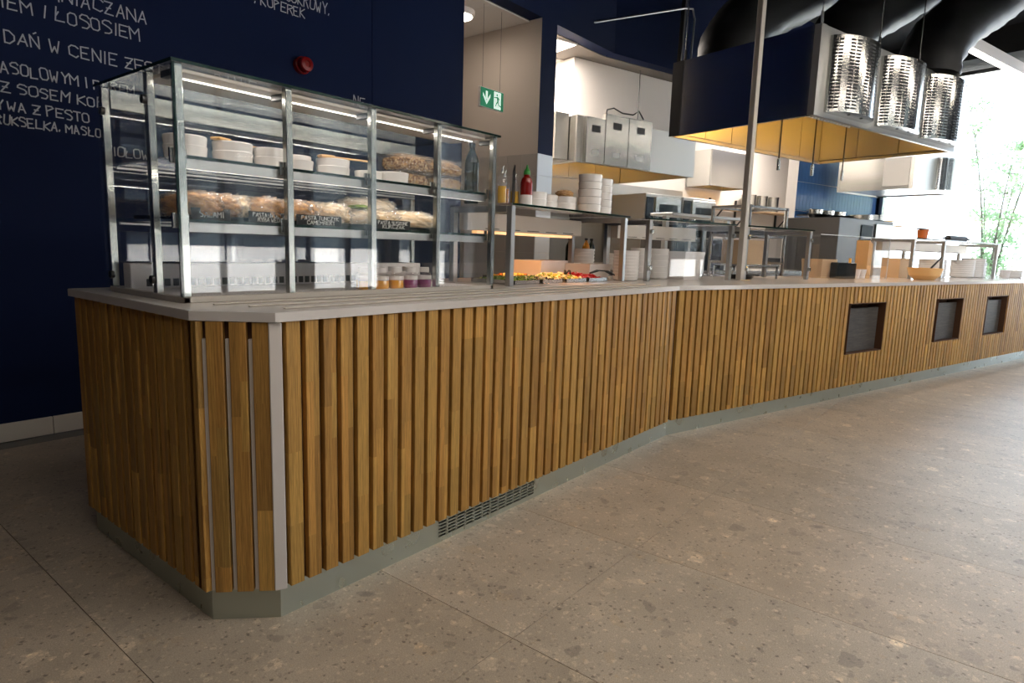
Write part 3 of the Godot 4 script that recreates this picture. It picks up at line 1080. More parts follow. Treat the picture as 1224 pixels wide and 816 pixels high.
func build_case() -> void:
	var c := thing("display_case", "tall glass display case with steel posts on the near end of the counter", "display case")
	var b := TOP
	# base frame
	var st := ms()
	cbox(st, Vector3(CX0, b, CZ0 - 0.02), Vector3(CX1, b + 0.018, CZ0), 0.002)
	cbox(st, Vector3(CX0, b, CZ1), Vector3(CX1, b + 0.018, CZ1 + 0.02), 0.002)
	cbox(st, Vector3(CX0, b, CZ1), Vector3(CX0 + 0.02, b + 0.018, CZ0), 0.002)
	cbox(st, Vector3(CX1 - 0.02, b, CZ1), Vector3(CX1, b + 0.018, CZ0), 0.002)
	obj("base_frame", st, M.pole_steel, c)
	obj("floor_plate", one_box(Vector3(CX0 + 0.02, b, CZ1 + 0.02), Vector3(CX1 - 0.02, b + 0.012, CZ0 - 0.02)), M.white_plastic, c)
	# perforations of the floor plate
	st = ms()
	for i in 64:
		for k in 4:
			frustum(st, Vector3(0.10 + 0.02 * i, b + 0.012, -0.40 - 0.02 * k), Vector3(0.10 + 0.02 * i, b + 0.0124, -0.40 - 0.02 * k), 0.0035, 0.0035, 6)
	var pf := obj("perforations", st, M.dark_steel, c)
	pf.set_meta("kind", "stuff")
	# rear air duct with square openings
	var duct := obj("air_duct", one_box(Vector3(CX0 + 0.03, b + 0.012, -0.86), Vector3(CX1 - 0.03, b + 0.10, -0.80), 0.003), M.white_plastic, c)
	for i in 42:
		obj("opening", one_box(Vector3(0.13 + 0.030 * i, b + 0.02, -0.80), Vector3(0.15 + 0.030 * i, b + 0.046, -0.798)), M.dark_steel, duct)
	# posts
	for x in [CX0, 0.398, 0.745, 1.083, CX1 - 0.024]:
		obj("post", one_box(Vector3(x, b + 0.018, CZ0 - 0.024), Vector3(x + 0.024, CTOP - 0.008, CZ0), 0.002), M.case_steel, c)
	obj("post", one_box(Vector3(CX0, b + 0.018, -0.548), Vector3(CX0 + 0.022, CTOP - 0.008, -0.522), 0.002), M.case_steel, c)
	obj("post", one_box(Vector3(CX0, b + 0.018, CZ1), Vector3(CX0 + 0.024, CTOP - 0.008, CZ1 + 0.024), 0.002), M.case_steel, c)
	obj("post", one_box(Vector3(CX1 - 0.024, b + 0.018, CZ1), Vector3(CX1, CTOP - 0.008, CZ1 + 0.024), 0.002), M.case_steel, c)
	obj("post", one_box(Vector3(0.74, b + 0.018, CZ1), Vector3(0.764, CTOP - 0.008, CZ1 + 0.024), 0.002), M.case_steel, c)
	# glass: top, front, sides
	var tp := obj("top_glass", one_box(Vector3(CX0 - 0.012, CTOP - 0.008, CZ1 - 0.005), Vector3(CX1 + 0.012, CTOP, CZ0 + 0.012)), M.glass, c)
	st = ms()
	box(st, Vector3(CX0 - 0.0125, CTOP - 0.0085, CZ0 + 0.011), Vector3(CX1 + 0.0125, CTOP + 0.0003, CZ0 + 0.0125))
	box(st, Vector3(CX0 - 0.0125, CTOP - 0.0085, CZ1 - 0.005), Vector3(CX0 - 0.011, CTOP + 0.0003, CZ0 + 0.0125))
	box(st, Vector3(CX1 + 0.011, CTOP - 0.0085, CZ1 - 0.005), Vector3(CX1 + 0.0125, CTOP + 0.0003, CZ0 + 0.0125))
	obj("ground_edge", st, M.glass_edge, tp)
	var xs := [CX0, 0.410, 0.757, 1.095, CX1]
	for i in 4:
		obj("front_pane", one_box(Vector3(xs[i] + 0.002, b + 0.019, CZ0 + 0.002), Vector3(xs[i + 1] - 0.002, CTOP - 0.009, CZ0 + 0.007)), M.glass, c)
	var sp := obj("side_pane", one_box(Vector3(CX0 - 0.008, b + 0.019, -0.533), Vector3(CX0 - 0.002, CTOP - 0.009, CZ0 + 0.007)), M.glass, c)
	obj("ground_edge", one_box(Vector3(CX0 - 0.0085, b + 0.019, CZ0 + 0.0065), Vector3(CX0 - 0.0015, CTOP - 0.009, CZ0 + 0.0075)), M.glass_edge, sp)
	sp = obj("side_pane", one_box(Vector3(CX0 - 0.008, b + 0.019, CZ1), Vector3(CX0 - 0.002, CTOP - 0.009, -0.537)), M.glass, c)
	obj("side_pane", one_box(Vector3(CX1 + 0.002, b + 0.019, CZ1), Vector3(CX1 + 0.008, CTOP - 0.009, CZ0 + 0.007)), M.glass, c)
	obj("rear_door", one_box(Vector3(CX0 + 0.024, b + 0.02, CZ1 + 0.004), Vector3(0.745, CTOP - 0.07, CZ1 + 0.009)), M.glass, c)
	obj("rear_door", one_box(Vector3(0.735, b + 0.02, CZ1 + 0.014), Vector3(CX1 - 0.024, CTOP - 0.07, CZ1 + 0.019)), M.glass, c)
	# top rear channel and bracket arms
	obj("rear_channel", one_box(Vector3(CX0 + 0.024, CTOP - 0.075, CZ1), Vector3(CX1 - 0.024, CTOP - 0.012, CZ1 + 0.03), 0.002), M.case_steel, c)
	var lc := obj("lamp_channel", one_box(Vector3(CX0 + 0.03, CTOP - 0.022, -0.60), Vector3(CX1 - 0.03, CTOP - 0.010, -0.385), 0.002), M.pole_steel, c)
	obj("led_strip", one_box(Vector3(CX0 + 0.04, CTOP - 0.0255, -0.460), Vector3(CX1 - 0.04, CTOP - 0.022, -0.456)), M.led, lc)
	area_light("top_strip_glow", Vector3((CX0 + CX1) / 2, CTOP - 0.026, -0.458), Vector3.DOWN, Vector3.BACK, Vector2(1.32, 0.004), Color(1.0, 0.96, 0.92), 0.17, c)
	for x in [CX0 + 0.002, 0.400, 0.747, 1.085, CX1 - 0.022]:
		obj("bracket_arm", one_box(Vector3(x, CTOP - 0.040, -0.43), Vector3(x + 0.02, CTOP - 0.022, CZ0 - 0.024)), M.dark_steel, c)
	# shelves
	for y in [1.325, 1.140]:
		var sh := obj("shelf", one_box(Vector3(CX0 + 0.028, y, -0.86), Vector3(CX1 - 0.03, y + 0.008, -0.372)), M.glass, c)
		obj("ground_edge", one_box(Vector3(CX0 + 0.028, y - 0.0003, -0.3725), Vector3(CX1 - 0.03, y + 0.0083, -0.371)), M.glass_edge, sh)
		obj("shelf_rail", one_box(Vector3(CX0 + 0.026, y - 0.030, -0.385), Vector3(CX1 - 0.026, y - 0.002, -0.375), 0.001), M.satin, sh)
		obj("shelf_rail", one_box(Vector3(CX0 + 0.026, y - 0.010, -0.86), Vector3(CX1 - 0.026, y - 0.002, -0.85), 0.001), M.satin, sh)
		if y > 1.2:
			obj("led_strip", one_box(Vector3(CX0 + 0.04, y - 0.030, -0.389), Vector3(CX1 - 0.04, y - 0.027, -0.3855)), M.led, sh)
			area_light("shelf_strip_glow", Vector3((CX0 + CX1) / 2, y - 0.0305, -0.3875), Vector3(0, -0.9, -0.45), Vector3.BACK, Vector2(1.3, 0.003), Color(1.0, 0.96, 0.92), 0.10, c)
		for x in xs:
			var xx: float = clampf(x - 0.008, CX0 + 0.004, CX1 - 0.024)
			for dx in [-0.016, 0.020]:
				obj("shelf_clip", one_box(Vector3(xx + dx, y - 0.020, -0.372), Vector3(xx + dx + 0.012, y + 0.024, -0.362), 0.001), M.steel, sh)
	# glass clamps on the near side
	for q in [Vector3(CX0 - 0.012, 1.50, -0.535), Vector3(CX0 - 0.012, 0.96, -0.535), Vector3(CX0 - 0.012, 1.50, -0.86), Vector3(CX0 - 0.012, 0.96, -0.86)]:
		var cl := ms()
		frustum(cl, q, q + Vector3(0.012, 0, 0), 0.013, 0.013, 14)
		obj("glass_clamp", cl, M.dark_steel, c)

func bowl_mesh(r: float, h: float, n := 28) -> ArrayMesh:
	var st := ms()
	var w := r * 0.055 + 0.0018
	lathe(st, [Vector2(0.0001, 0.002), Vector2(r * 0.72, 0.002), Vector2(r * 0.74, 0.0), Vector2(r * 0.80, 0.0), Vector2(r * 0.94, h * 0.18), Vector2(r, h * 0.94), Vector2(r - w * 0.3, h), Vector2(r - w * 0.8, h), Vector2(r - w, h * 0.94), Vector2(r * 0.94 - w, h * 0.25), Vector2(r * 0.80, h * 0.12), Vector2(0.0001, h * 0.10)], n)
	return st.commit()

func stack(called: String, m: Mesh, material: Material, at: Vector3, count: int, pitch: float, label: String, category: String, group: String) -> void:
	var words := ["lowest", "second", "third", "fourth", "fifth", "sixth", "seventh", "eighth", "ninth"]
	for k in count:
		var which := ""
		if count == 2:
			which = ", lower one" if k == 0 else ", upper one"
		elif count > 2:
			which = ", lowest one" if k == 0 else (", top one" if k == count - 1 else ", %s from bottom" % words[k])
		single(called, m, material, label + which, category, at + Vector3.UP * pitch * k, 0.7 * k, group)

func build_case_goods() -> void:
	var y1 := 1.3335
	var y2 := 1.1485
	# white bowls on the upper shelf
	var bm := bowl_mesh(0.064, 0.044)
	var bs := bowl_mesh(0.056, 0.040)
	var rows := [
		[0.155, -0.52, 2, 0, "bowl in the pair nearest the case's left end"], [0.310, -0.52, 2, 0, "bowl in the wide pair carrying a wooden spoon"], [0.435, -0.50, 2, 1, "bowl in the pair left of the second post"],
		[0.520, -0.47, 1, 1, "low bowl standing right behind the second post"], [0.585, -0.58, 2, 1, "bowl in the pair right of the second post"], [0.690, -0.50, 1, 1, "small bowl in front of the spoon pair's neighbour"],
		[0.735, -0.56, 2, 0, "bowl in the pair under a wooden spatula"], [0.860, -0.50, 1, 1, "low bowl just behind the third post"], [0.960, -0.47, 1, 0, "bowl beside the boxes of nuts"],
	]
	for q in rows:
		stack("white_bowl", bs if q[3] == 1 else bm, M.porcelain, Vector3(q[0], y1, q[1]), q[2], 0.030, "white " + q[4], "bowl", "white bowls on the upper case shelf")
	for q in [[0.310, y1 + 0.0765, "wooden spoon lying across a bowl pair in the case", 0.4], [0.735, y1 + 0.0765, "wooden spatula lying across a bowl pair in the case", -0.2]]:
		var st := ms()
		cbox(st, Vector3(-0.02, 0, -0.006), Vector3(0.13, 0.006, 0.006), 0.002)
		var s := thing("wooden_spoon", q[2], "spoon", Vector3(q[0], q[1], -0.53), q[3], "wooden spoons in the case")
		obj("handle", st, M.light_wood, s)
		st = ms()
		cbox(st, Vector3(-0.075, -0.001, -0.02), Vector3(-0.018, 0.008, 0.02), 0.003)
		obj("blade", st, M.light_wood, s)
	# clear boxes of nuts
	var boxes := [[1.095, 0, "lower clear box of nut granola left of the fourth post"], [1.095, 1, "upper clear box of nut granola left of the fourth post"], [1.305, 0, "lower clear box of nut granola right of the fourth post"], [1.305, 1, "upper clear box of nut granola right of the fourth post"]]
	for q in boxes:
		var t := thing("nut_box", q[2], "food box", Vector3(q[0], y1 + 0.067 * q[1], -0.55), 0.05 * q[1], "clear boxes of nuts on the upper shelf")
		obj("tub", one_box(Vector3(-0.092, 0.0, -0.075), Vector3(0.092, 0.060, 0.075), 0.006), M.clear_plastic, t)
		obj("lid", one_box(Vector3(-0.096, 0.060, -0.079), Vector3(0.096, 0.066, 0.079), 0.002), M.clear_plastic, t)
		var f := obj("nuts", lump(Vector3(0.086, 0.027, 0.069), 0.24, 50 + int(q[0] * 10) + q[1], 14.0, 56, 28, 0.5), M.muesli, t)
		f.position = Vector3(0, 0.030, 0)
	# trays with wrapped sandwiches
	for q in [[0.10, 0.42, "left"], [0.44, 0.78, "middle"], [0.80, 1.14, "right"]]:
		var st := ms()
		cbox(st, Vector3(q[0], 0, -0.80), Vector3(q[1], 0.006, -0.41), 0.002)
		for e in [[Vector3(q[0], 0.006, -0.80), Vector3(q[0] + 0.006, 0.014, -0.41)], [Vector3(q[1] - 0.006, 0.006, -0.80), Vector3(q[1], 0.014, -0.41)], [Vector3(q[0], 0.006, -0.416), Vector3(q[1], 0.014, -0.41)]]:
			box(st, e[0], e[1])
		single("serving_tray", st, M.black_gloss, "black tray under the sandwiches, %s one on the middle case shelf" % q[2], "tray", Vector3(0, y2, 0), 0, "black sandwich trays")
	var rolls := [
		[0.145, -0.48, 0.30, 0, 0, "wrapped sandwich roll nearest the left end of the case"], [0.225, -0.50, 0.15, 0, 0, "wrapped brown roll above the word SALAMI"], [0.300, -0.52, -0.25, 1, 0, "wrapped roll between the first two signs"],
		[0.375, -0.49, 0.2, 0, 0, "wrapped seeded roll at the second sign"], [0.490, -0.50, 0.1, 0, 0, "wrapped roll just right of the second post"], [0.570, -0.52, -0.35, 0, 0, "wrapped roll above the CAMEMBERT sign"], [0.650, -0.50, 0.25, 1, 0, "wrapped roll at the right end of the CAMEMBERT sign"],
		[0.772, -0.53, 0.35, 2, 0, "pale sandwich half with green lettuce left of the third post"], [0.878, -0.52, 0.45, 1, 0, "pale baguette in paper at the third post"], [0.930, -0.60, 1.3, 2, 1, "white paper parcel lying on the right hand baguettes"], [1.030, -0.47, 1.15, 1, 0, "pale baguette lying above the rightmost black sign"], [1.030, -0.64, 1.4, 0, 0, "browned baguette end in brown paper at the right"],
	]
	for i in rolls.size():
		var q = rolls[i]
		var big: bool = i >= 7
		var t := thing("wrapped_sandwich", q[5], "sandwich", Vector3(q[0], y2 + 0.007 + 0.050 * q[4], q[1]), q[2], "wrapped sandwiches on the middle shelf")
		var rad := Vector3(0.046, 0.040, 0.105) if not big else Vector3(0.042, 0.036, 0.115)
		var body := obj("roll", lump(rad, 0.30, 300 + i, 5.5, 40, 26, 0.8), [M.brown_paper, M.bread_pale, M.paper_wrap][q[3]], t)
		body.position = Vector3(0, rad.y * 0.9, 0)
		var w := obj("wrapping_film", lump(rad * 1.06, 0.42, 400 + i, 8.0, 48, 30, 0.7), M.wrap, t)
		w.position = Vector3(0, rad.y * 0.95, 0)
		if i == 7:
			var lf := obj("lettuce", lump(Vector3(0.05, 0.008, 0.04), 0.5, 77, 8.0), M.salad_green, t)
			lf.position = Vector3(0.0, 0.075, 0.06)
	# black name cards
	var r := RandomNumberGenerator.new()
	r.seed = 17
	var cards := [[0.108, 0.228, ["SALAMI"], "black card reading SALAMI"], [0.290, 0.432, ["PASTA JAJECZ", "RYBA WĘDZ"], "black two line card at the second case post, left side"], [0.465, 0.650, ["PASTA TUNCZYK", "CAMEMBERT"], "black card reading CAMEMBERT"], [0.802, 0.985, ["PASTA SUSZONE", "KURCZAK"], "rightmost black name card on the middle shelf"]]
	for q in cards:
		var t := thing("name_card", q[3], "sign", Vector3(q[0], y2, -0.395), 0.0, "black name cards in the case")
		var w: float = q[1] - q[0]
		obj("board", one_box(Vector3(0, 0, -0.002), Vector3(w, 0.036, 0.002)), M.black, t)
		var st := ms()
		if q[2].size() == 1:
			scrawl(st, q[2][0], Vector3(w * 0.2, 0.009, 0.0022), w * 0.85, 0.018, 0.0022, r)
		else:
			scrawl(st, q[2][0], Vector3(w * 0.10, 0.0195, 0.0022), w * 0.94, 0.0125, 0.0016, r)
			scrawl(st, q[2][1], Vector3(w * 0.22, 0.004, 0.0022), w * 0.86, 0.0125, 0.0016, r)
		obj("lettering", st, M.chalk_white, t)
	# juice bottles on the floor of the case
	for i in 9:
		var front := i < 5
		var x := 0.785 + 0.078 * i if front else 0.83 + 0.078 * (i - 5)
		var z := -0.425 if front else -0.500
		var purple := i in [3, 4, 8]
		var t := thing("juice_bottle", "%s juice bottle with white cap, %s in the %s row on the case floor" % ["purple" if purple else "yellow", ["first", "second", "third", "fourth", "fifth"][i if front else i - 5], "front" if front else "back"], "bottle", Vector3(x, TOP + 0.012, z), 0.0, "small juice bottles in the case")
		var st := ms()
		lathe(st, [Vector2(0.0001, 0), Vector2(0.026, 0), Vector2(0.029, 0.004), Vector2(0.029, 0.034), Vector2(0.0001, 0.034)], 18)
		obj("juice", st, M.juice_purple if purple else M.juice_yellow, t)
		st = ms()
		lathe(st, [Vector2(0.030, 0.0), Vector2(0.030, 0.052), Vector2(0.024, 0.062), Vector2(0.017, 0.066), Vector2(0.017, 0.07)], 18)
		obj("bottle_wall", st, M.clear_plastic, t)
		st = ms()
		lathe(st, [Vector2(0.0001, 0.066), Vector2(0.020, 0.066), Vector2(0.020, 0.084), Vector2(0.018, 0.086), Vector2(0.0001, 0.086)], 18)
		obj("cap", st, M.white_plastic, t)
		st = ms()
		lathe(st, [Vector2(0.0302, 0.036), Vector2(0.0302, 0.052)], 18)
		obj("paper_label", st, M.white_plastic, t)

# ---------------------------------------------------------------- sneeze guards
func guard(label: String, at: Vector3, turn: float, length: float, depth: float, front_glass: bool, fascia: bool, mids := []) -> Node3D:
	var g := thing("sneeze_guard", label, "sneeze guard", at, turn)
	var h := 0.395
	var w := 0.032
	var feet := [0.0, length - w]
	for m in mids:
		feet.append(m)
	for x in feet:
		obj("post", one_box(Vector3(x, 0, -w), Vector3(x + w, h, 0), 0.002), M.satin, g)
		obj("post", one_box(Vector3(x, 0, -depth), Vector3(x + w, h, -depth + w), 0.002), M.satin, g)
		obj("cross_bar", one_box(Vector3(x, h - w, -depth + w), Vector3(x + w, h, -w), 0.002), M.satin, g)
	var sh := obj("glass_shelf", one_box(Vector3(-0.01, h + 0.002, -depth - 0.005), Vector3(length + 0.01, h + 0.012, 0.012)), M.glass, g)
	obj("ground_edge", one_box(Vector3(-0.01, h + 0.0018, 0.011), Vector3(length + 0.01, h + 0.0122, 0.0125)), M.glass_edge, sh)
	if front_glass:
		obj("front_pane", one_box(Vector3(w * 0.3, 0.03, 0.006), Vector3(length - w * 0.3, h - 0.006, 0.012)), M.glass, g)
		for x in [0.004, length - w + 0.004]:
			for y in [0.07, h - 0.09]:
				obj("pane_clamp", one_box(Vector3(x, y, 0.0), Vector3(x + 0.024, y + 0.03, 0.018), 0.003), M.steel, g)
	if fascia:
		var lb := obj("lamp_bridge", one_box(Vector3(w, h - 0.118, -depth + 0.035), Vector3(length - w, h - 0.02, -depth + 0.10), 0.003), M.pole_steel, g)
		var st := ms()
		for k in 5:
			var x0 := length * (0.15 + 0.16 * k)
			box(st, Vector3(x0, h - 0.108, -depth + 0.10), Vector3(x0 + length * 0.1, h - 0.104, -depth + 0.1006))
		obj("slots", st, M.black, lb)
	return g

func build_guards() -> void:
	var g := guard("open steel serving frame with glass shelf right of the display case", Vector3(1.655, TOP, -0.405), 0.0, 1.16, 0.42, false, true)
	obj("heat_tube", one_box(Vector3(0.12, 0.262, -0.37), Vector3(1.04, 0.277, -0.335)), M.heat_tube, g)
	area_light("heat_glow", Vector3(0.58, 0.258, -0.352), Vector3(0, -1, -0.25), Vector3.RIGHT, Vector2(0.9, 0.03), Color(1.0, 0.70, 0.44), 0.30, g)
	guard("steel and glass sneeze guard left of the tall steel pole", K(0.22, 0.43, TOP), ANG, 0.90, 0.42, true, true)
	guard("steel and glass sneeze guard right of the tall steel pole", K(1.27, 0.43, TOP), ANG, 0.90, 0.42, true, false)
	guard("long low steel serving frame at the window end of the counter", K(4.05, 0.43, TOP), ANG, 2.25, 0.42, false, true, [0.72])
	# frameless glass box
	var b := thing("glass_screen", "frameless clear glass screen around sauces on the counter", "glass screen", K(2.30, 0.43, TOP), ANG)
	obj("front_pane", one_box(Vector3(0, 0.0, -0.006), Vector3(1.24, 0.375, 0.0)), M.glass, b)
	obj("end_pane", one_box(Vector3(1.234, 0.0, -0.40), Vector3(1.24, 0.375, -0.006)), M.glass, b)
	obj("end_pane", one_box(Vector3(0.0, 0.0, -0.40), Vector3(0.006, 0.375, -0.006)), M.glass, b)
	obj("top_pane", one_box(Vector3(0.0, 0.375, -0.40), Vector3(1.24, 0.381, 0.0)), M.glass, b)
	obj("shelf_pane", one_box(Vector3(0.95, 0.26, -0.39), Vector3(1.23, 0.266, -0.02)), M.glass, b)
	var st := ms()
	box(st, Vector3(-0.0003, 0.375, -0.001), Vector3(1.2403, 0.3813, 0.0006))
	box(st, Vector3(1.2395, 0, -0.007), Vector3(1.2415, 0.381, 0.0006))
	obj("ground_edge", st, M.pale_tile, b)
	# tall pole that carries the ceiling frame
	st = ms()
	cbox(st, Vector3(-0.022, 0.0, -0.022), Vector3(0.022, 4.6 - TOP, 0.022), 0.003)
	var p := thing("steel_pole", "tall square steel pole rising from the counter to the ceiling", "pole", K(1.185, 0.40, TOP), ANG)
	obj("tube", st, M.pole_steel, p)
	obj("foot_plate", one_box(Vector3(-0.05, 0, -0.05), Vector3(0.05, 0.006, 0.05), 0.002), M.steel, p)

# ---------------------------------------------------------------- goods on the glass shelves
func bottle(label: String, at: Vector3, r: float, h: float, neck: float, body: Material, cap: Material, group := "", cap_h := 0.02, shoulder := 0.68) -> Node3D:
	var t := thing("bottle", label, "bottle", at, 0.0, group)
	var st := ms()
	lathe(st, [Vector2(0.0001, 0.0), Vector2(r * 0.92, 0.0), Vector2(r, r * 0.12), Vector2(r, h * shoulder), Vector2(r * 0.86, h * (shoulder + 0.08)), Vector2(neck * 1.3, h * (shoulder + 0.18)), Vector2(neck, h * (shoulder + 0.22)), Vector2(neck, h - cap_h), Vector2(0.0001, h - cap_h)], 20)
	obj("flask", st, body, t)
	st = ms()
	lathe(st, [Vector2(0.0001, h - cap_h), Vector2(neck * 1.25, h - cap_h), Vector2(neck * 1.25, h), Vector2(0.0001, h)], 16)
	obj("cap", st, cap, t)
	return t

func oil_bottle(label: String, at: Vector3, r: float, h: float, oil: Material) -> void:
	var t := thing("bottle", label, "bottle", at, 0.0, "oil bottles on the glass shelf")
	var st := ms()
	lathe(st, [Vector2(0.0001, 0.002), Vector2(r * 0.9, 0.002), Vector2(r * 0.93, 0.006), Vector2(r * 0.93, h * 0.46), Vector2(0.0001, h * 0.46)], 18)
	obj("oil", st, oil, t)
	st = ms()
	lathe(st, [Vector2(r, 0.0), Vector2(r, h * 0.55), Vector2(r * 0.8, h * 0.63), Vector2(0.010, h * 0.72), Vector2(0.009, h * 0.82)], 18)
	obj("flask", st, M.clear_plastic, t)
	st = ms()
	tube(st, [Vector3(0, h * 0.80, 0), Vector3(0, h * 0.90, 0), Vector3(0.010, h, 0)], [0.008, 0.005, 0.003], 8)
	obj("pourer", st, M.steel, t)

func build_shelf_goods() -> void:
	var y := TOP + 0.395 + 0.012
	bottle("dark green wine bottle at the left end of the glass shelf", Vector3(1.705, y, -0.72), 0.037, 0.31, 0.013, M.bottle_green, M.bottle_green)
	oil_bottle("pale yellow oil bottle with steel pourer next to the display case", Vector3(1.69, y, -0.50), 0.023, 0.185, M.oil)
	oil_bottle("amber oil bottle with steel pourer, second from the display case", Vector3(1.765, y, -0.545), 0.024, 0.175, M.oil_dark)
	var st := ms()
	bar(st, Vector3(-0.018, 0, 0), Vector3(-0.018, 0.19, 0), 0.006)
	bar(st, Vector3(0.018, 0, 0), Vector3(0.018, 0.165, 0), 0.006)
	bar(st, Vector3(-0.018, 0.19, 0), Vector3(0.018, 0.165, 0), 0.006)
	box(st, Vector3(-0.03, 0, -0.02), Vector3(0.03, 0.006, 0.02))
	single("card_holder", st, M.dark_steel, "small steel upright frame between the oil bottles", "holder", Vector3(1.757, y, -0.48), 0.9)
	oil_bottle("dark yellow oil bottle beside the red sauce bottle", Vector3(1.885, y, -0.575), 0.023, 0.17, M.oil)
	var sr := thing("bottle", "red chilli sauce bottle with pointed green cap", "bottle", Vector3(1.915, y, -0.52))
	st = ms()
	lathe(st, [Vector2(0.0001, 0), Vector2(0.030, 0), Vector2(0.032, 0.005), Vector2(0.032, 0.125), Vector2(0.026, 0.145), Vector2(0.016, 0.155), Vector2(0.016, 0.165), Vector2(0.0001, 0.165)], 20)
	obj("flask", st, M.red_sauce, sr)
	st = ms()
	lathe(st, [Vector2(0.0322, 0.008), Vector2(0.0322, 0.06)], 20)
	obj("paper_label", st, M.white_plastic, sr)
	st = ms()
	lathe(st, [Vector2(0.0001, 0.165), Vector2(0.019, 0.165), Vector2(0.016, 0.185), Vector2(0.008, 0.195), Vector2(0.003, 0.215), Vector2(0.0001, 0.217)], 16)
	obj("cap", st, M.green_cap, sr)
	var bm := bowl_mesh(0.070, 0.048)
	stack("white_bowl", bm, M.porcelain, Vector3(2.02, y, -0.545), 2, 0.036, "white bowl in the low pair beside the red sauce bottle", "bowl", "white bowls on the open glass shelf")
	stack("white_bowl", bm, M.porcelain, Vector3(2.20, y, -0.60), 2, 0.036, "white bowl in the middle low pair on the glass shelf", "bowl", "white bowls on the open glass shelf")
	stack("white_bowl", bm, M.porcelain, Vector3(2.345, y, -0.57), 2, 0.036, "white bowl in the low pair left of the tall stacks", "bowl", "white bowls on the open glass shelf")
	stack("white_bowl", bm, M.porcelain, Vector3(2.49, y, -0.49), 5, 0.0435, "white bowl in the taller, nearer stack on the glass shelf", "bowl", "tall stacks of white bowls")
	stack("white_bowl", bm, M.porcelain, Vector3(2.70, y, -0.54), 5, 0.0425, "white bowl in the tall stack behind the nearer one", "bowl", "tall stacks of white bowls")
	# little card and food on the low bowls
	single("paper_card", one_box(Vector3(-0.06, 0, -0.03), Vector3(0.06, 0.004, 0.03)), M.white_plastic, "white paper card lying on the low bowls", "card", Vector3(2.24, y + 0.085, -0.62), 0.5)
	var fd := single("pastry", lump(Vector3(0.06, 0.022, 0.045), 0.3, 5, 8.0), M.bread, "brown pastry lying on the bowl pair left of the tall stacks", "pastry", Vector3(2.345, y + 0.103, -0.57))

# ---------------------------------------------------------------- goods on the worktop
func tray_of(label: String, at: Vector3, w: float, d: float, foods: Array, sd: int, hgt := 0.03) -> void:
	var t := thing("food_tray", label, "food tray", at, 0.0, "salad trays")
	var st := ms()
	cbox(st, Vector3(-w / 2, 0, -d / 2), Vector3(w / 2, 0.006, d / 2), 0.002)
	box(st, Vector3(-w / 2, 0.006, -d / 2), Vector3(-w / 2 + 0.006, 0.024, d / 2))
	box(st, Vector3(w / 2 - 0.006, 0.006, -d / 2), Vector3(w / 2, 0.024, d / 2))
	box(st, Vector3(-w / 2, 0.006, d / 2 - 0.006), Vector3(w / 2, 0.024, d / 2))
	box(st, Vector3(-w / 2, 0.006, -d / 2), Vector3(w / 2, 0.024, -d / 2 + 0.006))
	obj("tray", st, M.steel, t)
	var r := RandomNumberGenerator.new()
	r.seed = sd
	# chopped pieces, heaped
	for m in foods:
		st = ms()
		for k in int(150.0 / foods.size()):
			var u := r.randf_range(-1, 1)
			var v := r.randf_range(-1, 1)
			var p := Vector3(u * (w / 2 - 0.022), 0.010 + hgt * (1.0 - maxf(absf(u), absf(v)) * 0.6) * r.randf_range(0.3, 1.0), v * (d / 2 - 0.022))
			var q := Vector3(r.randf_range(-1, 1), r.randf_range(-0.5, 0.5), r.randf_range(-1, 1)).normalized() * r.randf_range(0.007, 0.016)
			bar(st, p - q, p + q, r.randf_range(0.008, 0.018), r.randf_range(0.004, 0.012), Vector3(r.randf_range(-1, 1), 1, r.randf_range(-1, 1)).normalized())
		var o := obj("chopped_food", st, m, t)
		o.set_meta("kind", "stuff")

func tub(called: String, label: String, category: String, at: Vector3, turn: float, top: Vector2, bottom: Vector2, h: float, m: Material, group := "") -> MeshInstance3D:
	var st := ms()
	var a := top / 2; var b := bottom / 2
	var w := 0.004
	var T := [Vector3(-a.x, h, a.y), Vector3(a.x, h, a.y), Vector3(a.x, h, -a.y), Vector3(-a.x, h, -a.y)]
	var B := [Vector3(-b.x, 0, b.y), Vector3(b.x, 0, b.y), Vector3(b.x, 0, -b.y), Vector3(-b.x, 0, -b.y)]
	var ti := []
	var bi := []
	for i in 4:
		ti.append(Vector3(T[i].x - signf(T[i].x) * w, h, T[i].z - signf(T[i].z) * w))
		bi.append(Vector3(B[i].x - signf(B[i].x) * w, 0.004, B[i].z - signf(B[i].z) * w))
	for i in 4:
		var j := (i + 1) % 4
		quad(st, B[i], B[j], T[j], T[i])
		quad(st, bi[j], bi[i], ti[i], ti[j])
		quad(st, T[i], T[j], ti[j], ti[i])
	quad(st, bi[0], bi[1], bi[2], bi[3])
	quad(st, B[3], B[2], B[1], B[0])
	return single(called, st, m, label, category, at, turn, group)

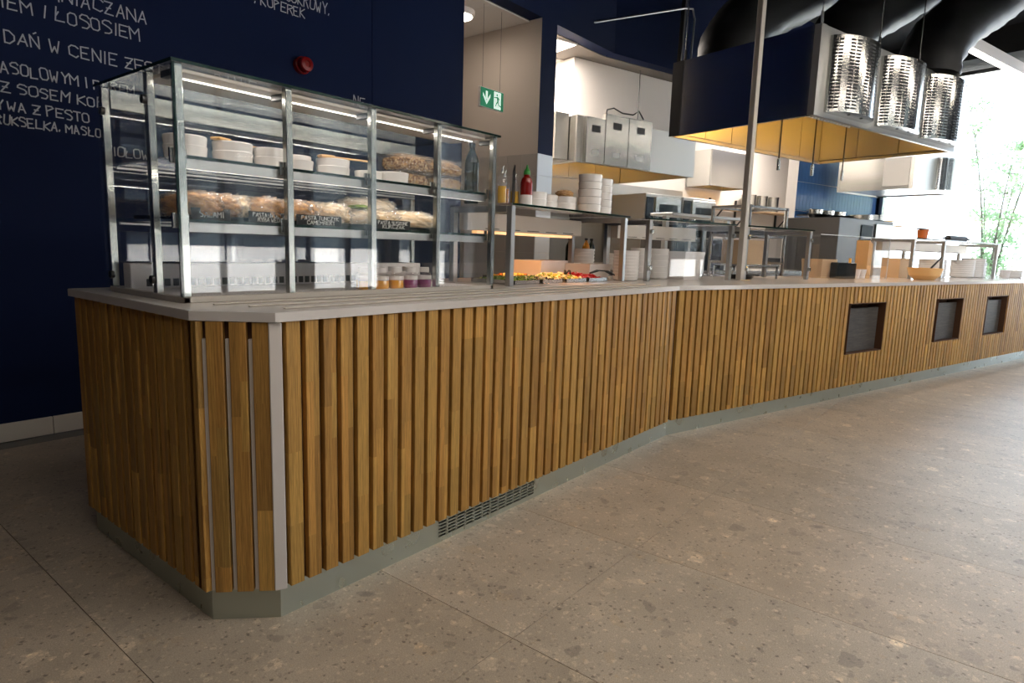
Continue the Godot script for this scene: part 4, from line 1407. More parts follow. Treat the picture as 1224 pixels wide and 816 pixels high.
func build_counter_goods() -> void:
	tray_of("steel tray of dark green salad at the case end", Vector3(1.86, TOP, -0.60), 0.22, 0.30, [M.leaf_green, M.leaf_pale, M.leaf_green], 1)
	tray_of("steel tray of mixed green salad beside the first frame post", Vector3(2.09, TOP, -0.60), 0.20, 0.30, [M.leaf_green, M.leaf_pale, M.cream_bit, M.olive], 2)
	tray_of("steel tray of orange carrot salad behind the mixed green one", Vector3(2.22, TOP, -0.86), 0.30, 0.18, [M.carrot, M.corn], 3)
	tray_of("steel tray of pale yellow salad in the middle", Vector3(2.33, TOP, -0.60), 0.22, 0.30, [M.corn, M.cream_bit, M.leaf_pale, M.cream_bit], 4, 0.05)
	tray_of("steel tray of red tomato salad near the white tubs", Vector3(2.57, TOP, -0.60), 0.22, 0.30, [M.tomato, M.radish, M.tomato], 5, 0.042)
	for q in [[2.33, -0.52, 0.5, "pair of black tongs lying on the yellow salad"], [2.62, -0.46, -0.3, "pair of black tongs lying in front of the red salad"]]:
		var t := thing("serving_tongs", q[3], "tongs", Vector3(q[0], TOP + 0.052, q[1]), q[2], "serving tongs")
		for s in [-1.0, 1.0]:
			var st := ms()
			tube(st, [Vector3(-0.09, 0.0, 0.004 * s), Vector3(-0.03, 0.016, 0.012 * s), Vector3(0.04, 0.012, 0.014 * s), Vector3(0.10, -0.012, 0.010 * s)], [0.005], 6)
			obj("arm", st, M.black, t)
	tub("plastic_tub", "white plastic tub left of the frame's right post", "tub", Vector3(2.62, TOP, -0.93), 0.05, Vector2(0.34, 0.24), Vector2(0.29, 0.2), 0.115, M.white_plastic, "white plastic tubs")
	tub("plastic_tub", "white plastic tub with pale sides behind the frame's right post", "tub", Vector3(2.86, TOP, -0.72), -0.1, Vector2(0.24, 0.24), Vector2(0.2, 0.2), 0.10, M.white_plastic, "white plastic tubs")
	var plate := bowl_mesh(0.085, 0.030)
	stack("white_plate", plate, M.porcelain, Vector3(2.94, TOP, -0.47), 9, 0.0205, "white dish in the tall stack behind the frame's right post", "dish", "stack of white dishes at the post")
	stack("white_plate", plate, M.porcelain, Vector3(3.02, TOP, -0.86), 8, 0.024, "white dish in the wide stack behind the white tubs", "dish", "stack of white dishes behind the tubs")
	var bm := bowl_mesh(0.075, 0.050)
	stack("white_bowl", bm, M.porcelain, K(0.42, 0.68, TOP), 5, 0.041, "white bowl in the stack behind the left sneeze guard post", "bowl", "bowl stacks behind the left sneeze guard")
	stack("white_bowl", bm, M.porcelain, K(0.58, 0.66, TOP), 5, 0.041, "white bowl in the middle stack behind the left sneeze guard", "bowl", "bowl stacks behind the left sneeze guard")
	tub("plastic_tub", "tall white plastic bin behind the left sneeze guard", "tub", K(0.80, 0.62, TOP), ANG, Vector2(0.22, 0.22), Vector2(0.17, 0.17), 0.20, M.white_plastic)
	var st := ms()
	tube(st, [Vector3(-0.08, 0, 0), Vector3(-0.06, 0.03, 0), Vector3(0.0, 0.04, 0), Vector3(0.07, 0.035, 0), Vector3(0.09, 0, 0)], [0.004], 6)
	single("wire_loop", st, M.steel, "bent wire loop behind the left sneeze guard", "wire loop", K(0.92, 0.50, TOP + 0.003), ANG)
	# behind the right guard: cardboard box, black pan
	tub("cardboard_box", "brown cardboard box behind the right sneeze guard", "box", K(1.62, 0.70, TOP + 0.115), ANG, Vector2(0.24, 0.22), Vector2(0.24, 0.22), 0.19, M.kraft)
	single("wire_shelf", one_box(Vector3(-0.2, 0.10, -0.15), Vector3(0.28, 0.112, 0.15)), M.steel, "small steel shelf under the cardboard box", "shelf", K(1.64, 0.70, TOP), ANG)
	st = ms()
	for q in [Vector2(-0.19, -0.14), Vector2(-0.19, 0.14), Vector2(0.27, -0.14), Vector2(0.27, 0.14)]:
		bar(st, Vector3(q.x, 0, q.y), Vector3(q.x, 0.10, q.y), 0.012)
	single("shelf_feet", st, M.steel, "four short steel legs under the small shelf", "stand", K(1.64, 0.70, TOP), ANG)
	st = ms()
	lathe(st, [Vector2(0.0001, 0), Vector2(0.09, 0), Vector2(0.115, 0.03), Vector2(0.11, 0.03), Vector2(0.088, 0.006), Vector2(0.0001, 0.006)], 24)
	var pan := thing("frying_pan", "black shallow pan under the small steel shelf", "pan", K(1.50, 0.62, TOP), ANG)
	obj("dish", st, M.black_gloss, pan)
	obj("handle", one_box(Vector3(0.11, 0.02, -0.01), Vector3(0.25, 0.032, 0.01), 0.003), M.black, pan)
	# inside the frameless glass screen
	tub("cardboard_box", "pale cardboard box inside the frameless glass screen", "box", K(2.84, 0.72, TOP), ANG, Vector2(0.26, 0.2), Vector2(0.24, 0.18), 0.17, M.kraft)
	single("napkin_holder", one_box(Vector3(-0.08, 0, -0.08), Vector3(0.08, 0.145, 0.08), 0.006), M.black_gloss, "black cube holder inside the glass screen", "holder", K(2.93, 0.54, TOP), ANG)
	bottle("yellow mustard bottle beside the black holder", K(3.06, 0.55, TOP), 0.030, 0.185, 0.009, M.juice_yellow, M.juice_yellow, "", 0.05, 0.55)
	var cup := ms()
	lathe(cup, [Vector2(0.0001, 0), Vector2(0.034, 0), Vector2(0.046, 0.085), Vector2(0.043, 0.085), Vector2(0.031, 0.004), Vector2(0.0001, 0.004)], 20)
	var cm := cup.commit()
	single("paper_cup", cm, M.white_plastic, "white cup just right of the mustard bottle", "cup", K(3.18, 0.55, TOP), 0.0, "white cups in the glass screen")
	single("paper_cup", cm, M.white_plastic, "white cup farther right in the glass screen", "cup", K(3.29, 0.55, TOP), 0.0, "white cups in the glass screen")
	for k in 3:
		single("bread_board", one_box(Vector3(-0.012, 0, -0.06), Vector3(0.012, 0.36 - 0.015 * k, 0.06), 0.003), M.light_wood, "upright wooden board at the glass screen's right end, %s from the left" % ["first", "second", "third"][k], "board", K(3.42 + 0.028 * k, 0.62, TOP), ANG, "upright wooden boards")
	# wooden bowl with spoon, dish stacks by the window
	st = ms()
	lathe(st, [Vector2(0.0001, 0), Vector2(0.085, 0), Vector2(0.132, 0.045), Vector2(0.15, 0.115), Vector2(0.142, 0.115), Vector2(0.124, 0.05), Vector2(0.08, 0.012), Vector2(0.0001, 0.012)], 32)
	single("wooden_bowl", st, M.light_wood, "large pale wooden bowl on the counter", "bowl", K(3.88, 0.24, TOP))
	tub("cardboard_box", "brown box standing behind the wooden bowl", "box", K(4.22, 0.66, TOP), ANG, Vector2(0.22, 0.18), Vector2(0.22, 0.18), 0.20, M.kraft)
	st = ms()
	tube(st, [Vector3(0, 0.02, 0), Vector3(0.10, 0.10, 0), Vector3(0.30, 0.20, 0.0)], [0.011, 0.009, 0.008], 8)
	single("ladle", st, M.black, "dark ladle handle leaning out of the wooden bowl", "ladle", K(3.92, 0.24, TOP + 0.02), ANG)
	var grey := bowl_mesh(0.125, 0.034)
	for q in [[4.98, 0.62, 8, "dish in the left grey stack at the window end"], [5.26, 0.70, 8, "dish in the second grey stack at the window end"], [5.78, 0.60, 8, "dish in the third grey stack at the window end"], [6.03, 0.58, 9, "dish in the fourth, tallest grey stack at the window end"], [6.32, 0.66, 7, "dish in the rightmost grey stack inside the frame"]]:
		stack("grey_dish", grey, M.porcelain, K(q[0], q[1], TOP), q[2], 0.024, "white " + q[3], "dish", "dish stacks at the window end")
	single("paper_cup", cm, M.white_plastic, "white cup near the right end of the counter", "cup", K(6.72, 0.45, TOP))
	stack("grey_dish", grey, M.porcelain, K(7.05, 0.5, TOP), 3, 0.03, "white dish in the low stack cut by the picture's right edge", "dish", "low dish stack at the right edge")
	# on the long frame's shelf
	var ys := TOP + 0.407
	st = ms()
	lathe(st, [Vector2(0.0001, 0), Vector2(0.045, 0), Vector2(0.055, 0.10), Vector2(0.051, 0.10), Vector2(0.042, 0.005), Vector2(0.0001, 0.005)], 20)
	single("orange_mug", st, M.orange_mug, "small orange pot on the long serving frame", "pot", K(4.62, 0.60, ys))
	st = ms()
	bar(st, Vector3(-0.13, 0.108, 0.0), Vector3(0.12, 0.108, 0.0), 0.04, 0.014)
	single("dark_spatula", st, M.black, "black spatula resting on the orange pot", "spatula", K(4.62, 0.60, ys), ANG)
	var rp := thing("rolling_pin", "dark rolling pin lying on the long serving frame", "rolling pin", K(5.45, 0.58, ys + 0.032), ANG)
	st = ms()
	frustum(st, Vector3(-0.24, 0, 0), Vector3(0.24, 0, 0), 0.032, 0.032, 18)
	obj("roller", st, M.black, rp)
	for s in [-1.0, 1.0]:
		st = ms()
		frustum(st, Vector3(0.24 * s, 0, 0), Vector3(0.36 * s, 0, 0), 0.012, 0.010, 10)
		obj("grip", st, M.black, rp)

# ---------------------------------------------------------------- extraction hoods
func diffuser(parent: Node, x0: float, x1: float, y0: float, y1: float, bulge: float, rows: int, cols: int) -> void:
	var st := ms()
	var n := 22
	var c := (x0 + x1) / 2
	var a := (x1 - x0) / 2
	var at := func(k: float, y: float, off: float) -> Vector3: return Vector3(c - (a + off) * cos(PI * k), y, (bulge + off) * sin(PI * k))
	for i in n:
		var k0 := float(i) / n
		var k1 := float(i + 1) / n
		quad(st, at.call(k0, y0, 0.0), at.call(k1, y0, 0.0), at.call(k1, y1, 0.0), at.call(k0, y1, 0.0))
		tri(st, Vector3(c, y1, 0), at.call(k0, y1, 0.0), at.call(k1, y1, 0.0))
		tri(st, Vector3(c, y0, 0), at.call(k1, y0, 0.0), at.call(k0, y0, 0.0))
	var d := obj("air_diffuser", st, M.bright_steel, parent)
	st = ms()
	for i in cols:
		if i % 3 == 2:
			continue
		var k0 := 0.06 + 0.88 * (i + 0.06) / cols
		var k1 := 0.06 + 0.88 * (i + 0.86) / cols
		for j in rows:
			var ya := y0 + 0.02 + (y1 - y0 - 0.04) * (j + 0.16) / rows
			var yb := y0 + 0.02 + (y1 - y0 - 0.04) * (j + 0.74) / rows
			quad(st, at.call(k0, ya, 0.0012), at.call(k1, ya, 0.0012), at.call(k1, yb, 0.0012), at.call(k0, yb, 0.0012))
	var sl := obj("air_slots", st, M.black, d)
	sl.set_meta("kind", "stuff")
	st = ms()
	for s in [-0.3, 0.3]:
		frustum(st, Vector3(c + a * s, y0 - 0.001, bulge * 0.5), Vector3(c + a * s, y0 - 0.003, bulge * 0.5), 0.012, 0.012, 10)
	obj("drain_plug", st, M.black, d)

func hood(label: String, s0: float, s1: float, t0: float, t1: float, y0: float, y1: float) -> Node3D:
	var h := thing("extraction_hood", label, "extractor hood", K(s0, t0, y0), ANG)
	var w := s1 - s0
	var d := t1 - t0
	var ht := y1 - y0
	var th := 0.03
	obj("front_panel", one_box(Vector3(0, 0, -th), Vector3(w, ht, 0)), M.satin, h)
	obj("rear_panel", one_box(Vector3(0, 0, -d), Vector3(w, ht, -d + th)), M.satin, h)
	obj("side_panel", one_box(Vector3(0, 0, -d + th), Vector3(th, ht, -th)), M.bright_steel, h)
	obj("side_panel", one_box(Vector3(w - th, 0, -d + th), Vector3(w, ht, -th)), M.steel, h)
	obj("top_panel", one_box(Vector3(th, ht - th, -d + th), Vector3(w - th, ht, -th)), M.satin, h)
	return h

func hood_tube(parent: Node, at: Vector3, dir: Vector3, length: float, energy: float) -> void:
	var st := ms()
	frustum(st, at - dir * length / 2, at + dir * length / 2, 0.018, 0.018, 10)
	obj("lamp_tube", st, M.warm_tube, parent)
	omni("tube_glow", at, Color(1.0, 0.73, 0.31), energy, 0.03, parent)

func build_hoods() -> void:
	# island hood over the counter
	var h := hood("large island extraction hood with three bulging air grilles above the counter", 1.57, 4.02, 0.174, 1.50, 2.10, 2.72)
	obj("corner_trim", one_box(Vector3(-0.006, 0, -0.045), Vector3(0.0, 0.62, 0.006)), M.satin, h)
	obj("corner_trim", one_box(Vector3(-0.006, 0, 0.0), Vector3(0.06, 0.62, 0.006)), M.satin, h)
	obj("corner_trim", one_box(Vector3(-0.006, 0, -1.33), Vector3(0.0, 0.62, -1.22)), M.dark_steel, h)
	diffuser(h, 0.13, 0.75, 0.035, 0.565, 0.15, 21, 14)
	diffuser(h, 0.89, 1.54, 0.035, 0.565, 0.15, 21, 14)
	diffuser(h, 1.68, 2.38, 0.035, 0.565, 0.15, 21, 14)
	for k in 6:
		obj("inner_panel", one_box(Vector3(0.05 + 0.39 * k, 0.03, -1.294), Vector3(0.05 + 0.39 * k + 0.383, 0.56, -1.284)), M.satin, h)
	for k in 3:
		obj("inner_panel", one_box(Vector3(2.39, 0.03, -0.06 - 0.41 * (k + 1)), Vector3(2.40, 0.56, -0.06 - 0.41 * k - 0.007)), M.satin, h)
	# baffle filters leaning inside the front panel
	for k in 14:
		var st := ms()
		bar(st, Vector3(0.12 + 0.045 * k, 0.02, -0.10), Vector3(0.12 + 0.045 * k, 0.34, -0.42), 0.034, 0.02, Vector3.BACK)
		obj("baffle", st, M.satin, h)
	hood_tube(h, Vector3(0.85, 0.50, -0.12), Vector3.RIGHT, 0.42, 0.62)
	hood_tube(h, Vector3(1.75, 0.50, -0.12), Vector3.RIGHT, 0.42, 0.62)
	for q in [[1.86, "leftmost"], [2.36, "middle"], [2.85, "rightmost"]]:
		var n := thing("hanging_nozzle", "thin rod with a small nozzle hanging under the island hood, %s of three" % q[1], "nozzle", K(q[0], 0.6, 2.66), ANG, "rods hanging under the island hood")
		var st := ms()
		frustum(st, Vector3(0, 0, 0), Vector3(0.0, -0.80, 0), 0.006, 0.006, 8)
		obj("rod", st, M.dark_steel, n)
		st = ms()
		frustum(st, Vector3(0, -0.80, 0), Vector3(0.0, -0.89, 0), 0.013, 0.013, 10)
		obj("tip", st, M.steel, n)
	for q in [[0.05, -0.03], [0.9, -0.03], [1.6, -0.03], [2.39, -0.05], [2.39, -1.25], [0.05, -1.25]]:
		var st := ms()
		frustum(st, Vector3(q[0], 0.62, q[1]), Vector3(q[0], 2.5, q[1]), 0.005, 0.005, 6)
		box(st, Vector3(q[0] - 0.014, 0.62, q[1] - 0.004), Vector3(q[0] + 0.014, 0.72, q[1] + 0.004))
		obj("hanger_rod", st, M.steel, h)
	# smaller hood by the window
	h = hood("smaller steel hood in front of the window with one air grille", 7.18, 8.50, 1.85, 2.95, 2.10, 2.68)
	obj("corner_trim", one_box(Vector3(-0.004, 0, -0.05), Vector3(0.0, 0.58, 0.004)), M.steel, h)
	diffuser(h, 0.70, 1.28, 0.03, 0.50, 0.14, 18, 12)
	obj("underside", one_box(Vector3(0.03, 0.02, -1.07), Vector3(1.29, 0.03, -0.03)), M.satin, h)
	obj("access_plate", one_box(Vector3(-0.006, 0.05, -0.42), Vector3(0.0, 0.54, -0.06)), M.satin, h)
	obj("lamp_switch", one_box(Vector3(-0.012, 0.48, -0.22), Vector3(-0.006, 0.53, -0.12)), M.black, h)
	for q in [[0.05, -0.05], [1.27, -0.05]]:
		var st := ms()
		frustum(st, Vector3(q[0], 0.58, q[1]), Vector3(q[0], 2.5, q[1]), 0.005, 0.005, 6)
		obj("hanger_rod", st, M.steel, h)
	# wall hood behind the opening, with control cabinets on its front
	h = hood("long steel wall hood in the kitchen carrying three control cabinets", 2.20, 4.36, 3.48, 4.93, 2.12, 2.66)
	for q in [[0.10, 0.40, 0.53], [0.405, 0.80, 0.60], [0.805, 1.22, 0.60]]:
		var cb := obj("control_cabinet", one_box(Vector3(q[0], 0.0, 0.0), Vector3(q[1], q[2], 0.06), 0.004), M.steel, h)
		var m: float = (q[0] + q[1]) / 2
		obj("display_plate", one_box(Vector3(m - 0.07, q[2] - 0.17, 0.06), Vector3(m + 0.07, q[2] - 0.09, 0.063)), M.dark_steel, cb)
		obj("rating_plate", one_box(Vector3(m - 0.06, 0.10, 0.06), Vector3(m + 0.06, 0.16, 0.062)), M.satin, cb)
	var cable := ms()
	tube(cable, [Vector3(0.42, 0.55, 0.03), Vector3(0.47, 0.66, 0.0), Vector3(0.60, 0.70, -0.02), Vector3(0.75, 0.66, -0.02), Vector3(0.92, 0.66, 0.0), Vector3(1.02, 0.72, 0.0), Vector3(1.08, 0.62, 0.03)], [0.009], 8)
	obj("cable", cable, M.dark_steel, h)
	cable = ms()
	frustum(cable, Vector3(0.98, 0.60, 0.02), Vector3(0.98, 1.20, 0.02), 0.007, 0.007, 8)
	obj("conduit", cable, M.dark_steel, h)
	for k in 4:
		obj("inner_panel", one_box(Vector3(0.05 + 0.52 * k, 0.02, -1.41), Vector3(0.05 + 0.52 * k + 0.513, 0.5, -1.40)), M.satin, h)
	hood_tube(h, Vector3(0.6, 0.42, -0.14), Vector3.RIGHT, 0.42, 0.17)
	hood_tube(h, Vector3(1.6, 0.42, -0.14), Vector3.RIGHT, 0.42, 0.17)
	# narrow louvred unit at its left end
	var lv := thing("louvred_hood", "narrow steel hood end with louvres beside the navy pillar", "extractor hood", K(1.98, 3.62, 2.15), ANG)
	obj("body", one_box(Vector3(0.0, 0, -1.2), Vector3(0.21, 0.54, 0), 0.003), M.satin, lv)
	for k in 17:
		obj("louvre", one_box(Vector3(-0.02, 0.02 + 0.03 * k, -1.1), Vector3(0.0, 0.034 + 0.03 * k, -0.10), 0.001), M.steel, lv)
	# plain hood on the rear wall
	h = hood("plain grey hood high on the white rear kitchen wall", 5.95, 6.95, 4.42, 4.93, 2.20, 2.78)
	hood_tube(h, Vector3(0.5, 0.30, -0.2), Vector3.RIGHT, 0.42, 0.14)

# ---------------------------------------------------------------- kitchen furniture
func build_kitchen() -> void:
	# ovens under the wall hood
	for q in [[4.15, "left", 1.93], [4.98, "right", 1.93]]:
		var o := thing("combi_oven", "%s steel combi oven with dark glass door on the rear wall" % q[1], "oven", K(q[0], 4.15), ANG, "ovens")
		obj("body", one_box(Vector3(0, 0.75, -0.7), Vector3(0.78, q[2], 0), 0.006), M.satin, o)
		obj("stand", one_box(Vector3(0.03, 0.0, -0.66), Vector3(0.75, 0.75, -0.04)), M.dark_steel, o)
		obj("control_panel", one_box(Vector3(0.02, 0.80, 0.0), Vector3(0.17, q[2] - 0.05, 0.012), 0.002), M.screen_dark, o)
		var dr := obj("door", one_box(Vector3(0.20, 0.80, 0.0), Vector3(0.76, q[2] - 0.04, 0.03), 0.004), M.steel, o)
		obj("door_glass", one_box(Vector3(0.28, 0.95, 0.03), Vector3(0.68, q[2] - 0.14, 0.034)), M.black_gloss, dr)
		obj("handle", one_box(Vector3(0.215, 1.1, 0.05), Vector3(0.235, 1.6, 0.07), 0.004), M.steel, dr)
	# low rear bench and wall shelf with steel canisters
	var b := thing("rear_bench", "steel bench along the rear kitchen wall", "bench", K(5.9, 4.25), ANG)
	obj("bench_top", one_box(Vector3(0, 0.86, -0.65), Vector3(3.2, 0.90, 0.0), 0.003), M.satin, b)
	for x in [0.05, 1.6, 3.1]:
		obj("leg", one_box(Vector3(x, 0, -0.05), Vector3(x + 0.04, 0.86, -0.01)), M.satin, b)
		obj("leg", one_box(Vector3(x, 0, -0.64), Vector3(x + 0.04, 0.86, -0.60)), M.satin, b)
	var sh := thing("hanging_shelf", "long brown wall shelf on brackets in the kitchen", "shelf", K(6.1, 4.93, 1.86), ANG)
	obj("board", one_box(Vector3(0, 0, -0.0), Vector3(3.1, 0.03, 0.32), 0.002), M.kraft, sh)
	for x in [0.5, 1.25, 2.55]:
		var st := ms()
		box(st, Vector3(x, -0.42, 0.0), Vector3(x + 0.03, 0.2, 0.03))
		bar(st, Vector3(x + 0.015, -0.3, 0.03), Vector3(x + 0.015, 0.0, 0.3), 0.02)
		obj("bracket", st, M.dark_steel, sh)
	for k in 3:
		var st := ms()
		lathe(st, [Vector2(0.0001, 0), Vector2(0.13, 0), Vector2(0.13, 0.25), Vector2(0.135, 0.255), Vector2(0.135, 0.275), Vector2(0.0001, 0.28)], 24)
		single("canister", st, M.steel, "%s of three shiny steel canisters on the wall shelf" % ["left", "middle", "right"][k], "canister", K(7.55 + 0.36 * k, 4.78, 1.892), 0.0, "steel canisters on the wall shelf")
	# cooking line behind the counter
	var line := thing("kitchen_line", "steel cooking bench behind the serving counter", "bench", K(0.9, 2.05), ANG)
	obj("bench_top", one_box(Vector3(0, 0.86, -0.7), Vector3(4.7, 0.90, 0.0), 0.003), M.steel, line)
	obj("cabinet_front", one_box(Vector3(0.02, 0.1, -0.68), Vector3(4.68, 0.86, -0.03)), M.satin, line)
	var r := RandomNumberGenerator.new()
	r.seed = 30
	var spots := [[1.15, 2.3, "dark sauce bottle at the left end of the cooking bench", 0], [1.32, 2.25, "tall olive oil bottle on the cooking bench", 1], [1.48, 2.35, "dark vinegar bottle next to the olive oil", 0]]
	for q in spots:
		bottle(q[2], K(q[0], q[1], 0.9), 0.038, 0.30, 0.013, M.bottle_green if q[3] == 0 else M.oil_dark, M.black, "bottles on the cooking bench")
	var bm := bowl_mesh(0.11, 0.06)
	stack("white_bowl", bm, M.porcelain, K(1.72, 2.25, 0.9), 3, 0.05, "large white bowl in the left stack on the cooking bench", "bowl", "bowls on the cooking bench")
	stack("white_bowl", bm, M.porcelain, K(1.98, 2.25, 0.9), 3, 0.05, "large white bowl in the right stack on the cooking bench", "bowl", "bowls on the cooking bench")
	for q in [[2.5, "left"], [3.1, "right"]]:
		var fr := thing("fryer", "%s black fronted fryer standing on the cooking bench" % q[1], "fryer", K(q[0], 2.15, 0.9), ANG, "fryers")
		obj("case", one_box(Vector3(0, 0, -0.5), Vector3(0.5, 0.34, 0), 0.005), M.dark_steel, fr)
		obj("front", one_box(Vector3(0.03, 0.03, 0.0), Vector3(0.47, 0.30, 0.008), 0.002), M.black_gloss, fr)
		obj("lid", one_box(Vector3(0.03, 0.34, -0.46), Vector3(0.47, 0.36, -0.04), 0.003), M.steel, fr)
	# tall partition gantry seen behind the open frame
	var gy := thing("plate_gantry", "steel gantry shelf behind the bowls, above the cooking bench", "shelf", K(1.15, 1.95, 0.9), ANG)
	obj("upper_board", one_box(Vector3(1.05, 0.56, -0.3), Vector3(2.2, 0.59, 0.0), 0.003), M.satin, gy)
	for x in [1.1, 2.12]:
		obj("upright", one_box(Vector3(x, 0.0, -0.17), Vector3(x + 0.045, 0.56, -0.12)), M.satin, gy)
	# wire rack behind the right sneeze guard
	var rk := thing("wire_rack", "open steel rack with trays behind the right sneeze guard", "rack", K(2.45, 1.25, 0.9), ANG)
	for x in [0.0, 0.62]:
		for z in [0.0, -0.42]:
			obj("upright", one_box(Vector3(x, -0.9, z), Vector3(x + 0.024, 0.66, z + 0.024), 0.002), M.steel, rk)
	for y in [0.10, 0.36, 0.636]:
		obj("side_bar", one_box(Vector3(0.0, y, -0.42), Vector3(0.024, y + 0.024, 0.024)), M.steel, rk)
		obj("side_bar", one_box(Vector3(0.62, y, -0.42), Vector3(0.644, y + 0.024, 0.024)), M.steel, rk)
		obj("long_bar", one_box(Vector3(0.0, y, 0.0), Vector3(0.644, y + 0.02, 0.02)), M.steel, rk)
		obj("long_bar", one_box(Vector3(0.0, y, -0.42), Vector3(0.644, y + 0.02, -0.40)), M.steel, rk)
	for y in [0.13, 0.39]:
		obj("rack_tray", one_box(Vector3(0.026, y - 0.006, -0.395), Vector3(0.618, y + 0.035, -0.002), 0.003), M.dark_steel, rk)
	# hob block, pans and pizza oven near the blue wall
	var po := thing("steel_oven_block", "dark steel oven block with a round pan below the window hood", "oven", K(5.75, 2.10), ANG)
	obj("body", one_box(Vector3(0, 0, -0.8), Vector3(1.55, 1.63, 0), 0.006), M.dark_steel, po)
	obj("door", one_box(Vector3(1.0, 0.95, 0.0), Vector3(1.5, 1.58, 0.02), 0.004), M.satin, po)
	obj("control_panel", one_box(Vector3(0.6, 1.1, 0.0), Vector3(0.92, 1.55, 0.01)), M.screen_dark, po)
	var st2 := ms()
	lathe(st2, [Vector2(0.0001, 0), Vector2(0.24, 0), Vector2(0.25, 0.01), Vector2(0.25, 0.085), Vector2(0.244, 0.085), Vector2(0.238, 0.012), Vector2(0.0001, 0.01)], 32)
	single("round_pan", st2, M.steel, "round steel pan on top of the dark oven block", "pan", K(6.98, 2.36, 1.63))
	for q in [[5.95, 2.5, 0.16, "black frying pan on the oven block, left one"], [6.38, 2.45, 0.2, "black frying pan on the oven block, right one"]]:
		var pn := thing("frying_pan", q[3], "pan", K(q[0], q[1], 1.63), ANG, "pans on the oven block")
		var st := ms()
		lathe(st, [Vector2(0.0001, 0), Vector2(q[2] * 0.8, 0), Vector2(q[2], 0.045), Vector2(q[2] - 0.005, 0.045), Vector2(q[2] * 0.78, 0.006), Vector2(0.0001, 0.006)], 28)
		obj("dish", st, M.black_gloss, pn)
		obj("handle", one_box(Vector3(q[2] - 0.01, 0.035, -0.012), Vector3(q[2] + 0.2, 0.05, 0.012), 0.003), M.black, pn)
	# shelf on the blue wall
	var bs := thing("hanging_shelf", "thin dark shelf on the blue tiled wall", "shelf", K(6.72, 3.31, 1.72), ANG)
	obj("board", one_box(Vector3(0, 0, 0.0), Vector3(1.3, 0.02, 0.35), 0.002), M.dark_steel, bs)
	for q in [[6.9, "left"], [7.25, "middle"], [7.6, "right"]]:
		stack("steel_bowl", bowl_mesh(0.12, 0.08), M.steel, K(q[0], 3.12, 1.742), 1, 0.05, "%s of three steel bowls on the thin shelf by the blue wall" % q[1], "bowl", "steel bowls by the blue wall")
	# pizza peels leaning out behind the oven block
	for q in [[0.014, "upper", 0.03], [0.0, "lower", -0.05]]:
		var pl := thing("pizza_peel", "%s wooden peel handle pointing from the oven block to the window" % q[1], "peel", K(7.30, 2.76, 1.637 + q[0]), ANG + q[2], "peels by the window")
		var st := ms()
		frustum(st, Vector3(0.0, 0.0, 0), Vector3(1.6, 0.05 + q[2], 0), 0.016, 0.014, 8)
		obj("handle", st, M.light_wood, pl)
		obj("blade", one_box(Vector3(-0.4, -0.006, -0.13), Vector3(0.02, 0.006, 0.13), 0.003), M.light_wood, pl)

